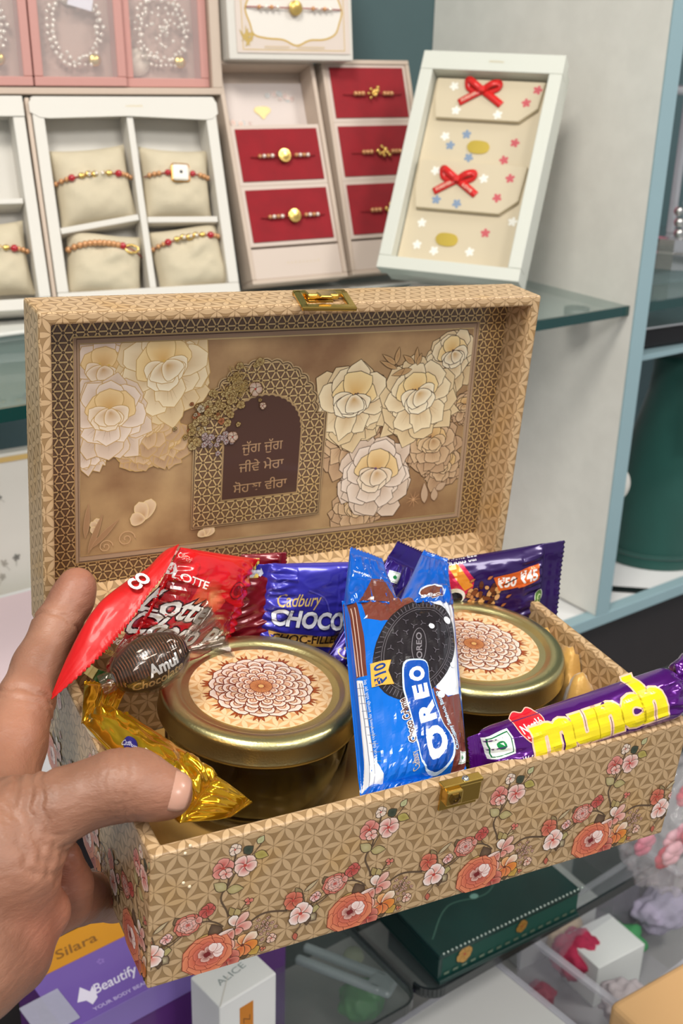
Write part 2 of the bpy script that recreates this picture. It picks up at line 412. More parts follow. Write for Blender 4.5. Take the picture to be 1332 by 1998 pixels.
M_pic = mat('painted_ground', (186, 152, 108), .42, coat=.15, col2=(140, 104, 72), noise_scale=26)
nt = M_pic.node_tree; gb_n = nt.nodes['Principled BSDF']
P = Print(); P.poly(BI, (255, 255, 255)); P.build('painted_ground', lidmap(1.5e-4), M_pic, lid, kind=None)
P = Print()
rn = random.Random(3)
def peony(P, cx, cy, r, seed, sh=1.0, tone=0, rot=0, sq=.85, core=(110, 76, 44), oc=(74, 48, 28), ow=.42):
    """peony seen from the side: drooping ruffled skirt, upright cup, stamens between"""
    rn = random.Random(seed)
    tones = [((168, 128, 84), (226, 202, 158)), ((190, 150, 98), (240, 222, 184)), ((200, 158, 100), (246, 234, 204)), ((214, 168, 96), (240, 214, 158))]
    if tone == 1: tones = [((142, 104, 72), (196, 162, 126)), ((160, 120, 82), (212, 180, 142)), ((172, 130, 86), (222, 192, 150)), ((190, 144, 88), (222, 188, 134))]
    if tone == 2: tones = [((158, 124, 98), (224, 202, 180)), ((180, 144, 112), (236, 218, 200)), ((196, 156, 108), (240, 222, 196)), ((204, 158, 94), (234, 204, 150))]
    tilt = rn.uniform(-.35, .35); r = r*1.1
    def ring(n, a0, a1, L, W, dy, tn, ruf):
        order = list(range(n)); order.sort(key=lambda i: -abs(i-(n-1)/2))
        for i in order:
            a = tilt+a0+(a1-a0)*(i/(n-1) if n > 1 else .5)+rn.uniform(-.1, .1); LL = L*r*rn.uniform(.88, 1.12); WW = W*r*rn.uniform(.85, 1.15)
            P.petal(cx, cy+dy*r, a, LL, WW, *tones[tn], oc, ow, ruf, rn.random(), tip=rn.uniform(.62, .78), base=.3)
            if ruf > .1:
                for q in (-.16, 0, .14):
                    if rn.random() < .75: P.line([(cx+math.cos(a+q*.5)*LL*.4, cy+dy*r+math.sin(a+q*.5)*LL*.4), (cx+math.cos(a+q*.9)*LL*.8, cy+dy*r+math.sin(a+q*.9)*LL*.8)], .2, tuple(int(v*.85) for v in tones[tn][0]), taper=True)
    ring(9, PI+.25, 2*PI-.25, 1.05, .60, -.02, 0, .24)
    ring(7, -.3, PI+.3, .98, .62, 0, 0, .12)
    ring(7, PI-.1, 2*PI+.1, .84, .52, .05, 1, .22)
    ring(5, .1, PI-.1, .82, .58, .02, 1, .1)
    ring(3, .7, PI-.7, .6, .6, .04, 3, .06)
    for i in range(18):
        a = rn.random()*2*PI; d = r*.2*math.sqrt(rn.random()); P.circle(cx+d*math.cos(a)*1.2, cy+d*math.sin(a)*.7+r*.1, r*.032, r*.032, core, 6)
    ring(5, PI+.45, 2*PI-.45, .5, .42, .12, 2, .1)
    ring(2, 1.45*PI-.3, 1.55*PI+.3, .42, .42, .16, 2, .08)
# right bouquet
for (q, r, sd, tn) in (((240.0, 131.7), 17, 2, 0), ((252.2, 100.4), 9, 21, 1), ((242.7, 64.8), 13, 31, 1), ((187.4, 44.1), 16, 33, 1), ((177.6, 87.0), 19, 35, 1), ((232.9, 79.7), 17, 5, 1), ((196.9, 62.5), 23, 8, 2), ((177.8, 108.8), 24, 4, 0), ((219.2, 108.8), 23, 6, 0)):
    peony(P, q[0], q[1], r, sd, tone=tn, core=(96, 66, 60) if sd != 8 else (96, 62, 120))
for a, b, wd in (((204.1, 126.5), (192.5, 131.8), 3), ((203.9, 128.7), (193.6, 135.6), 3), ((203.0, 129.4), (204.2, 139.3), 3.4), ((215.1, 128.7), (207.1, 134.5), 3.4), ((215.9, 128.7), (215.9, 138.7), 3), ((213.8, 125.9), (200.6, 122.8), 4), ((216.8, 127.9), (219.1, 135.0), 3)):
    P.leaf(*a, *b, wd, (196, 160, 112), (84, 58, 34), .35, (176, 134, 88))
P.line([(206.3, 121.3), (208.9, 126.2), (202.2, 129.5)], .4, (84, 58, 34))
for a, b, wd in (((232.9, 41.1), (231.1, 54.9), 5), ((239.7, 41.9), (238.5, 50.9), 5), ((239.6, 49.2), (246.9, 53.2), 5)):
    P.leaf(*a, *b, wd, (196, 166, 136), (120, 86, 58), .3)
for i in range(9):
    a = 2*PI*i/9; c = (224.8, 44.5); P.line([c, (c[0]+5*math.cos(a), c[1]+5*math.sin(a))], .5, (206, 160, 116), taper=True)
# left bouquet
for (q, r, sd, tn) in (((46.8, 146.3), 12, 41, 1), ((56.8, 93.7), 13, 42, 1), ((28.6, 96.3), 12, 43, 2), ((70.2, 95.2), 12, 49, 1), ((59.8, 106.0), 16, 44, 1), ((35.7, 134.6), 18, 45, 2), ((67.7, 133.8), 24, 46, 0), ((39.3, 111.9), 20, 47, 2)):
    peony(P, q[0], q[1], r, sd, tone=tn, core=(216, 178, 84), oc=(196, 158, 96), ow=.42)
# butterflies and scrolls
def fly(P, c, r, rot):
    for k, L in ((.5, 1), (1.1, .9), (2.2, .7)):
        P.petal(c[0], c[1], rot+k, r*L, r*.6, (196, 158, 116), (228, 200, 164), (232, 204, 150), .35, .05, k)
fly(P, (58.9, 52.4), 12, .8); fly(P, (33.5, 50.3), 6, 1.2); fly(P, (93.0, 38.0), 7, .2)
for c, r in (((48.7, 42.3), 5), ((37.6, 39.3), 4)):
    P.line([(c[0]+r*(1-i/26)*math.cos(i*.45), c[1]+r*(1-i/26)*math.sin(i*.45)) for i in range(24)], .6, (206, 168, 126))
for c, d in (((28.0, 36.2), (36.2, 58.7)), ((29.4, 39.0), (45.0, 54.7)), ((26.7, 45.3), (28.7, 65.4))):
    P.leaf(*c, *d, 3, (170, 132, 96), (188, 150, 112), .3)
# flowers are clipped to the picture by the cream frame laid over their overhang
def clip_poly(o, quad):
    bm = bmesh.new(); bm.from_mesh(o.data); cx = sum(q[0] for q in quad)/4000; cy = sum(q[1] for q in quad)/4000
    for i in range(4):
        a, b = quad[i], quad[(i+1) % 4]; n = Vector((b[1]-a[1], a[0]-b[0], 0)).normalized(); pc = Vector((a[0]/1000, a[1]/1000, 0))
        if (Vector((cx, cy, 0))-pc).dot(n) > 0: n = -n
        bmesh.ops.bisect_plane(bm, geom=bm.verts[:]+bm.edges[:]+bm.faces[:], plane_co=pc, plane_no=n, clear_outer=True, dist=1e-7)
    bm.to_mesh(o.data); bm.free()
o = P.build('flower_picture', lidmap(2.5e-4), M_ink, lid); clip_poly(o, BI)
# --- arch window with lattice and the blessing
A0 = [(85.7, 43.6), (85.0, 105.5), (91.1, 105.6), (89.8, 108.0)]
def scallop(c, rx, ry, a0, a1, n, dep):
    out = []
    for i in range(n*5+1):
        t = i/(n*5); a = a0+(a1-a0)*t; s_ = 1+dep*abs(math.sin(PI*t*n)); out.append((c[0]+rx*s_*math.cos(a), c[1]+ry*s_*math.sin(a)))
    return out
xl, xr, yb, ys = 85.3, 161.4, 43.8, 104.6
arch_o = [(xl, yb), (xl, ys), (xl+6, ys)]+scallop(((xl+xr)/2, ys), 31.5, 30.5, PI, 0, 15, .05)+[(xr-6, ys), (xr, ys), (xr, yb)]
P = Print(); P.poly(arch_o, (66, 38, 24))
o = P.build('arch_lattice', lidmap(9e-4), M_lattice, lid, kind=None); uv_mm(o, (2, 1))
P = Print(); P.line(arch_o, 2.0, (214, 182, 136), True); P.line(arch_o, .5, (70, 42, 24), True)
ixl, ixr, iyb, iys = (101.9, 58.7), (146.5, 58.0), (101.9, 58.7), (144.7, 95.9)
ixl, ixr, iyb, iys = ixl[0], ixr[0], iyb[1], iys[1]
arch_i = [(ixl, iyb), (ixl, iys+1)]+scallop(((ixl+ixr)/2, iys+1), (ixr-ixl)/2-.8, 19.5, PI, 0, 17, .035)+[(ixr, iys+1), (ixr, iyb)]
P.line(arch_i, 2.2, (206, 172, 124), True); P.build('arch_borders', lidmap(1.05e-3), M_inkgold, lid)
P = Print(); P.poly(arch_i, (78, 52, 42)); o = P.build('dark_arch_panel', lidmap(1.2e-3), M_ink, lid, kind=None)
P = Print()
TX = (ixl+ixr)/2
for i, (t, dy, wd) in enumerate((('ਜੁੱਗ ਜੁੱਗ', -1, 24), ('ਜੀਵੇ ਮੇਰਾ', -12, 26.5), ('ਸੋਹਣਾ ਵੀਰਾ', -24, 32))):
    P.text(t, TX, iys-7+dy, 7.6, (212, 172, 128), bold=.003, width=wd, rot=1.5)
P.build('blessing_lettering', lidmap(1.25e-3), M_inkgold, lid)
# small gold foil blossoms spilling over the left shoulder of the arch
P = Print(); rn = random.Random(5)
for i in range(95):
    t = rn.random(); c0 = (xl-3+t*34+rn.gauss(0, 4), 106+t*19+rn.gauss(0, 6)-12*(1-t)*rn.random())
    col = [(232, 200, 134), (240, 212, 150), (222, 140, 96), (222, 190, 124), (240, 224, 190)][rn.randrange(5)] if t < .5 else [(236, 206, 140), (222, 190, 126)][i % 2]
    P.blossom(c0[0], c0[1], rn.uniform(1.0, 2.5), tuple(int(v*.72) for v in col), col, (112, 78, 36), 5, rn.random()*6, ow=.25, core=(130, 70, 40))
for i in range(16):
    c0 = (92+rn.gauss(4, 4.5), 92+rn.gauss(0, 3.5)); P.blossom(c0[0], c0[1], rn.uniform(1, 2.3), (226, 214, 206), (196, 168, 160), (90, 66, 60), 5, rn.random()*6, ow=.25)
for c, r in (((117.9, 120.9), 4), ((106.2, 95.0), 3.2), ((122.7, 111.3), 2)):
    P.blossom(c[0], c[1], r, (240, 224, 206), (220, 180, 150), (120, 80, 50), 5, 1, ow=.3)
for i in range(40):
    a = (TX-16+rn.gauss(0, 6), ys+22+rn.gauss(0, 4)); P.line([a, (a[0]+rn.uniform(-2, 2), a[1]+rn.uniform(-2, 2)), (a[0]+rn.uniform(-3, 3), a[1]-2)], .3, (206, 172, 104))
P.build('foil_blossoms', lidmap(1.3e-3), M_inkgold, lid)
# --- clasp on the lid edge
cl = box('clasp_plate', (.136, Dp-.0002, -.012), (.150, Dp+.0012, -.001), M_gold, lid, .0004)
bm = bmesh.new()
box_bm(bm, (-.0145, -.0012, 0), (-.0105, .0012, .019), .0006); box_bm(bm, (.0105, -.0012, 0), (.0145, .0012, .019), .0006)
box_bm(bm, (-.0145, -.0012, .0155), (.0145, .0012, .0195), .0006); box_bm(bm, (-.0145, -.0012, 0), (.0145, .0012, .0035), .0006)
from_bm('clasp_hasp', bm, M_gold, lid, T(.1465, Dp+.003, -.0105) @ R(-9, 'Y') @ R(12, 'X'))
bm = bmesh.new(); box_bm(bm, (-.0085, .0002, .002), (.0085, .0032, .011), .0009); box_bm(bm, (-.0035, .002, .007), (.0035, .0036, .016), .0009)
from_bm('clasp_tongue', bm, M_gold, lid, T(.1465, Dp+.001, -.013) @ R(-9, 'Y'))
tube('clasp_pin', [(.132, Dp+.0026, -.0115), (.161, Dp+.0026, -.0115)], .0015, M_gold, lid)
# --- catch on the tray front
cx0 = .1437
bm = bmesh.new(); box_bm(bm, (cx0-.010, -.0012, -.0145), (cx0+.010, .0001, .0002), .0004); box_bm(bm, (cx0-.0105, -.0035, -.0012), (cx0+.0105, .0015, .0006), .0004)
from_bm('catch_plate', bm, M_gold, gb)
bm = bmesh.new(); box_bm(bm, (cx0-.010, -.0062, -.0085), (cx0-.0015, -.001, -.0008), .0008)
box_bm(bm, (cx0-.0015, -.0032, -.0115), (cx0+.010, -.001, -.001), .0006)
from_bm('catch_body', bm, M_gold, gb)
lathe('catch_rivet', [(0, .0012), (.0012, .001), (.0018, 0), (.0018, -.001)], mat('steel', (220, 220, 215), .2, 1), gb, T(cx0+.002, -.0012, .0006), 16)
lathe('catch_rosette', [(0, .0004), (.0006, .0010), (.0016, .0012), (.0030, .0006), (.0034, -.0002)], mat('dark_brass', (120, 90, 40), .3, 1), gb, T(cx0-.006, -.0062, -.0046) @ R(90, 'X'), 6, smooth=False)
# --- floral print, one motif repeated along the tray front and left side
COR = [((196, 74, 46), (230, 142, 104)), ((176, 50, 40), (226, 128, 96)), ((150, 36, 36), (220, 120, 96)), ((120, 30, 34), (236, 190, 176))]
RED = [((176, 66, 56), (214, 124, 106)), ((196, 96, 84), (232, 176, 160)), ((206, 112, 98), (240, 200, 188)), ((190, 90, 80), (240, 206, 196))]
DK = (76, 54, 38); BR = (96, 76, 58)
def motif(P, ox, oy):
    q = lambda p: (p[0]+ox, p[1]+oy)
    def ln(ps, w_, c=BR): P.line(smooth_open([q(p) for p in ps], 5), w_, c)
    def lf(a, b, w_, c, c2=None): P.leaf(*q(a), *q(b), w_, c, DK, .35, c2)
    ln([(34.8, -42.8), (33.8, -38.9), (31.1, -32.7), (31.4, -28.8), (33.2, -26.5), (34.3, -20.0), (36.2, -11.5), (36.0, -8.1)], .9)
    ln([(33.2, -27.1), (35.8, -21.6), (36.6, -19.6)], .7); ln([(43.9, -12.2), (46.6, -9.0), (47.9, -6.6)], .5)
    ln([(32.8, -47.5), (29.8, -44.3), (25.8, -42.0), (22.5, -41.4)], .8); ln([(27.8, -43.0), (25.8, -40.8), (25.2, -38.3)], .6)
    ln([(44.7, -49.3), (49.6, -46.7), (54.6, -46.6), (62.5, -48.8)], 1.1)
    ln([(13.2, -45.8), (9.5, -48.0), (4.9, -49.2)], .6); ln([(39.0, -44.3), (41.2, -39.7), (43.0, -37.3)], .5)
    lf((46.0, -7.2), (48.6, -3.5), 3.6, (196, 196, 150), (180, 178, 130)); lf((44.8, -11.9), (51.4, -15.1), 4.6, (186, 170, 96), (160, 146, 74)); lf((39.9, -10.4), (44.1, -7.7), 5.5, (74, 82, 66), (54, 62, 50))
    lf((33.2, -27.6), (27.3, -22.2), 5, (176, 160, 112), (196, 184, 140)); lf((33.2, -27.6), (41.1, -29.1), 5, (172, 156, 104), (196, 182, 132))
    lf((28.2, -52.4), (20.9, -50.3), 5.5, (190, 158, 92), (206, 180, 120)); lf((30.7, -52.7), (27.4, -44.3), 6.5, (92, 70, 56), (120, 96, 74)); lf((13.0, -39.8), (11.0, -35.1), 4, (120, 100, 72))
    lf((37.5, -43.1), (35.2, -37.6), 3.6, (170, 148, 96)); lf((39.5, -43.8), (38.2, -39.2), 3.5, (184, 164, 112)); lf((40.3, -41.7), (44.4, -40.2), 1.6, (196, 174, 130))
    lf((43.2, -64.5), (43.5, -69.6), 5, (104, 84, 60)); lf((46.7, -64.0), (49.5, -68.8), 6, (206, 168, 84), (190, 150, 70))
    P.blossom(*q((35.9, -7.2)), 3, (232, 200, 180), (240, 222, 204), DK, 5, .5)
    P.blossom(*q((31.0, -15.5)), 5.2, (186, 70, 66), (232, 160, 146), DK, 5, .3); P.blossom(*q((32.5, -18.8)), 3.2, (226, 150, 136), (240, 208, 196), DK, 4, 1)
    P.blossom(*q((40.8, -16.9)), 5.6, (206, 84, 84), (248, 222, 208), DK, 5, .9)
    P.rose(*q((16.8, -40.9)), 5.8, RED, DK, .3, 3); P.petal(*q((20.0, -40.0)), .2, 3.2, 4, *RED[1], DK, .3)
    P.blossom(*q((25.1, -35.9)), 3.8, (170, 60, 58), (206, 104, 94), DK, 6, .2); P.blossom(*q((43.7, -37.0)), 2.2, (206, 90, 80), (226, 150, 130), DK, 3, .2)
    for i in range(16):
        a = i*2.4; d = 1+i*.34; c = (52.1, -54.3); P.blossom(*q((c[0]+d*math.cos(a), c[1]+d*1.1*math.sin(a))), 1.0, (196, 150, 130), (226, 196, 178), (104, 72, 56), 4, i, ow=.22)
    ln([(47.0, -53.7), (50.6, -54.3), (54.7, -48.5)], .35); ln([(49.6, -63.2), (53.2, -62.6), (55.5, -59.8)], .35)
    P.blossom(*q((55.7, -61.7)), 2.6, (222, 170, 150), (238, 204, 184), DK, 5, .2); P.blossom(*q((51.9, -66.5)), 1.5, (206, 110, 80), (216, 140, 110), DK, 3, .2)
    P.petal(*q((37.8, -48.6)), 1.75, 6.5, 4.6, (224, 160, 140), (248, 240, 228), DK, .35); P.petal(*q((38.3, -48.8)), .85, 8.5, 4.2, (206, 110, 100), (240, 200, 184), DK, .35)
    P.petal(*q((38.3, -49.4)), -.15, 8.0, 5, (206, 100, 90), (240, 196, 180), DK, .35); P.petal(*q((37.3, -49.7)), 3.7, 10, 5.5, (226, 170, 156), (250, 236, 224), DK, .35)
    P.petal(*q((38.4, -50.0)), -1.0, 4.5, 4, (206, 100, 90), (236, 180, 160), DK, .35); P.petal(*q((37.4, -50.3)), 4.25, 8, 5, (196, 96, 84), (240, 190, 170), DK, .35)
    for k, (a, L, c1) in enumerate(((2.75, 8, (240, 206, 168)), (1.55, 6.5, (242, 190, 130)), (.75, 8.5, (250, 232, 206)), (-.25, 7.5, (232, 150, 66)), (-1.25, 6.5, (232, 146, 90)), (-2.0, 7, (236, 150, 88)))):
        P.petal(*q((42.2, -60.8)), a, L, 5.4, (206, 96, 50), c1, DK, .35, .05, k)
    P.circle(*q((42.0, -60.7)), .9, .9, (110, 50, 36), 8)
    P.blossom(*q((35.6, -66.6)), 6, (150, 50, 48), (222, 136, 116), DK, 5, .6)
    P.petal(*q((31.0, -60.1)), .4, 8, 7, (206, 110, 96), (240, 186, 166), DK, .35)
    P.rose(*q((25.9, -60.0)), 11.5, COR, (140, 52, 40), .3, 9, .3, .9)
    for k in range(4): P.petal(*q((28.6, -59.4)), -.6+k*.75, 5.0, 4.0, (240, 200, 190), (250, 232, 226), (170, 80, 70), .22)
    # companion spray between two bouquets
    lf((69.8, -40.3), (76.3, -35.2), 2.2, (196, 176, 140)); lf((68.4, -42.2), (65.3, -36.4), 3.4, (150, 130, 92)); lf((73.8, -51.4), (78.1, -51.6), 5, (180, 166, 112)); lf((73.0, -54.2), (76.9, -58.6), 5, (110, 88, 68), (200, 186, 150)); lf((72.5, -54.0), (72.5, -60.2), 3.6, (96, 74, 56))
    ln([(73.8, -50.7), (78.3, -48.6), (82.3, -45.6)], .6); ln([(69.5, -55.4), (69.3, -59.1), (66.9, -62.6)], .45); ln([(71.0, -48.6), (69.3, -41.3)], .5); ln([(72.6, -49.7), (74.5, -46.7)], .4)
    P.blossom(*q((75.6, -44.9)), 2.8, (222, 120, 116), (244, 214, 206), DK, 6, .2); P.blossom(*q((64.6, -43.4)), 5, (176, 70, 56), (222, 130, 104), DK, 5, .7)
    P.blossom(*q((68.9, -52.2)), 6.2, (226, 130, 110), (250, 236, 228), DK, 5, .2); P.leaf(*q((66.9, -62.6)), *q((67.6, -67.2)), 2.6, (190, 100, 80), DK, .3)
per = 68.1
P = Print()
for k in range(-1, 5): P.n = 0; motif(P, k*per, 0)
frontmap = lambda x, y, z: (x/1000, -z, y/1000)
def clip_box(o, conds):
    bm = bmesh.new(); bm.from_mesh(o.data)
    for pc, n in conds: bmesh.ops.bisect_plane(bm, geom=bm.verts[:]+bm.edges[:]+bm.faces[:], plane_co=pc, plane_no=n, clear_outer=True, dist=1e-7)
    bm.to_mesh(o.data); bm.free()
o = P.build('floral_print', frontmap, M_ink, gb, eps=6e-5)
clip_box(o, (((.001, 0, 0), (-1, 0, 0)), ((Wd-.001, 0, 0), (1, 0, 0)), ((0, 0, -Hh+.0008), (0, 0, -1)), ((0, 0, -.001), (0, 0, 1))))
P = Print()
for k in range(-3, 1): P.n = 0; motif(P, k*per+20, 0)
o = P.build('floral_print', lambda x, y, z: (-z, -x/1000, y/1000), M_ink, gb, eps=6e-5)
clip_box(o, (((0, .001, 0), (0, -1, 0)), ((0, Dp-.001, 0), (0, 1, 0)), ((0, 0, -Hh+.0008), (0, 0, -1)), ((0, 0, -.001), (0, 0, 1))))
# tiny pearls pressed in the paper
for x, y in ((16.2, 0.7), (14.2, -2.5), (14.0, -17.6), (16.7, -20.4)):
    lathe('pearl', [(0, .0007), (.0006, .0004), (.0008, 0)], mat('pearl', (236, 214, 180), .2, .2), gb, T(x/1000, -.00005, y/1000) @ R(90, 'X'), 10)
# ---------------------------------------------------------------- sweets in crimped flow-pack wrappers
def bxp(p): return BM @ Vector(p)
def fbm(x, y, z=0, o=3):
    v = 0; a = 1
    for _ in range(o): v += a*noise.noise(Vector((x, y, z))); x *= 2.1; y *= 2.1; a *= .5
    return v
class Pack:
    """pillow wrapper between four corners (box coordinates, order: start-top, end-top, end-bottom, start-bottom of the face); u runs along, v across (0 top)"""
    def __init__(s, c, thick, e0=.007, e1=.007, wr=.0012, seed=0, ru=2.6, rv=3.0, back=.5, teeth=.0024, bend=None, flat0=.0, pin0=0, pin1=0, tooth=.0009):
        s.c = [Vector(p) for p in c]; s.t = thick; s.e0 = e0; s.e1 = e1; s.wr = wr; s.seed = seed*13.7; s.ru = ru; s.rv = rv; s.back = back; s.teeth = teeth; s.bend = bend; s.tooth = tooth; s.pin = (pin0, pin1)
        s.L = ((s.c[1]-s.c[0]).length+(s.c[2]-s.c[3]).length)/2; s.W = ((s.c[3]-s.c[0]).length+(s.c[2]-s.c[1]).length)/2
        s.n = (s.c[3]-s.c[0]).cross(s.c[1]-s.c[0]).normalized()
    def prof(s, u, v):
        a = max(0, 1-abs(2*u-1)**s.ru)**.5*max(0, 1-abs(2*v-1)**s.rv)**.5
        return a
    def pt(s, u, v, side=1, lift=0):
        uu = min(1, max(0, u)); edge = min(uu, 1-uu)*s.L
        vv = v
        k = max(0, 1-edge/.010)                    # 1 in the seals
        if k > 0: vv = .5+(v-.5)*(1-(s.pin[0] if u < .5 else s.pin[1])*k*k)
        p = (s.c[0]*(1-u)+s.c[1]*u)*(1-vv)+(s.c[3]*(1-u)+s.c[2]*u)*vv
        x, y = u*s.L*1000, v*s.W*1000
        h = s.t*s.prof(u, v)*(1 if side > 0 else -s.back)
        if 0 <= u <= 1:
            env = min(1, edge/.003)*(1.0 if edge < .016 else .45)*min(1, min(v, 1-v)*8)
            n1 = fbm(x*.045+s.seed, y*.12, s.seed, 2); n2 = noise.noise(Vector((x*.11, y*.35+s.seed, 3)))
            cr = (1-abs(n1)*2.2); h += s.wr*env*(cr*.8+n2*.5)*(1 if side > 0 else -1)
            if edge < .014: h += s.wr*.8*math.sin(y*1.1+s.seed+3*n1)*(1-edge/.014)*min(1, edge/.003)
        if u < 0 or u > 1:
            d = (-u if u < 0 else u-1)*s.L
            h += .00022*math.sin(d*2*PI/.0011)+.0012*fbm(y*.05, s.seed, d*40)*min(1, d/.004)
        q = p+s.n*(h+lift)
        if s.bend: q = s.bend(q, u, v)
        return q
    def build(s, name, m, parent, nu=84, nv=96):
        vs = []; fs = []
        us = [-s.e0/s.L*(1-i/9) for i in range(9)]+[i/nu for i in range(nu+1)]+[1+s.e1/s.L*(i+1)/9 for i in range(9)]
        if s.e0 == 0: us = us[9:]
        if s.e1 == 0: us = us[:-9]
        K = len(us)
        for side in (1, -1):
            for i, u in enumerate(us):
                for j in range(nv+1):
                    v = j/nv; uz = u
                    if (i == 0 and s.e0) or (i == K-1 and s.e1):
                        ph = (v*s.W/s.teeth) % 1; uz = u+(1 if i else -1)*s.tooth/s.L*(1-abs(2*ph-1))*1.0
                    vs.append(s.pt(uz, v, side, 0 if side > 0 else -.00015))
        o_ = K*(nv+1)
        for i in range(K-1):
            for j in range(nv):
                a = i*(nv+1)+j; b = a+nv+1
                fs.append((a, a+1, b+1, b)); fs.append((o_+a, o_+b, o_+b+1, o_+a+1))
        for i in range(K-1):
            for j in (0, nv):
                a = i*(nv+1)+j; b = a+nv+1; fs.append((a, b, o_+b, o_+a))
        for i in (0, K-1):
            for j in range(nv):
                a = i*(nv+1)+j; fs.append((a, a+1, o_+a+1, o_+a))
        return mesh(name, vs, fs, m, parent, None, True)
    def map(s):
        """print coordinates: x mm from the start end, y mm upward from the bottom edge"""
        return lambda x, y, z: s.pt(x/1000/s.L, 1-y/1000/s.W, 1, z)
def pack_thing(name, label, cat, pk, m, pr=None, pm=None, group=None, grid=1.5, eps=2.8e-4):
    t = thing(name, label, cat, group, mw=BM)
    pk.build('wrapper', m, t)
    if pr: pr.build('printed_design', pk.map(), pm, t, eps=eps, grid=grid)
    return t
M_print = ink('gloss_wrapper_ink', .24, coat=.6)
M_printfoil = ink('foil_wrapper_ink', .3, .35, coat=.4)
def vegmark(P, x, y, s_, rot=0):
    cr, sr = math.cos(math.radians(rot)), math.sin(math.radians(rot))
    def sq(h, c): P.poly([(x+(a*cr-b*sr)*h, y+(a*sr+b*cr)*h) for a, b in ((-1, -1), (1, -1), (1, 1), (-1, 1))], c)
    sq(s_, (236, 240, 236)); sq(s_*.86, (20, 110, 60)); sq(s_*.78, (236, 240, 236)); P.circle(x, y, s_*.36, s_*.36, (16, 130, 66), 16)
# ---- satin lining
def lining():
    nx, ny = 90, 60; vs = []; fs = []
    for i in range(nx+1):
        for j in range(ny+1):
            x = .0068+(Wd-.0136)*i/nx; y = .0068+(Dp-.0136)*j/ny
            z = -.062+.002*fbm(x*30, y*30)+.0015*math.sin(x*90+6*fbm(x*12, y*12, 2))
            e = max(0, 1-(y-.0068)/.022); z += e*e*.044*(1 if x < .14 else .6)*min(1, (x-.0068)/.03+.15)
            d = math.hypot((x-.262)/.020, (y-.090)/.055); z += .052*math.exp(-d**4)*(1+.15*math.sin(y*260+x*90)+.2*fbm(x*60, y*60))
            d = math.hypot((x-.105)/.018, (y-.018)/.012); z += .012*math.exp(-d*d)*(1+.3*math.sin(x*300))
            r2 = math.hypot(x-.2142, y-.0985); r1 = math.hypot(x-.0883, y-.0972)
            if r2 < .054: z = -.061+(z+.061)*max(0, (r2-.0515)/.0025)
            if r1 < .052: z = -.061+(z+.061)*max(0, (r1-.0475)/.0045)
            vs.append((x, y, min(z, -.0025)))
    for i in range(nx):
        for j in range(ny): a = i*(ny+1)+j; fs.append((a, a+ny+1, a+ny+2, a+1))
    return mesh('satin_lining', vs, fs, mat('gold_satin', (206, 160, 84), .38, .15, sheen=.4, bump=.2, bump_scale=500), None, None, True)
sl = lining(); sl.matrix_world = BM
tag(sl, 'gold satin cloth lining the inside of the gift box under the jars', 'cloth')
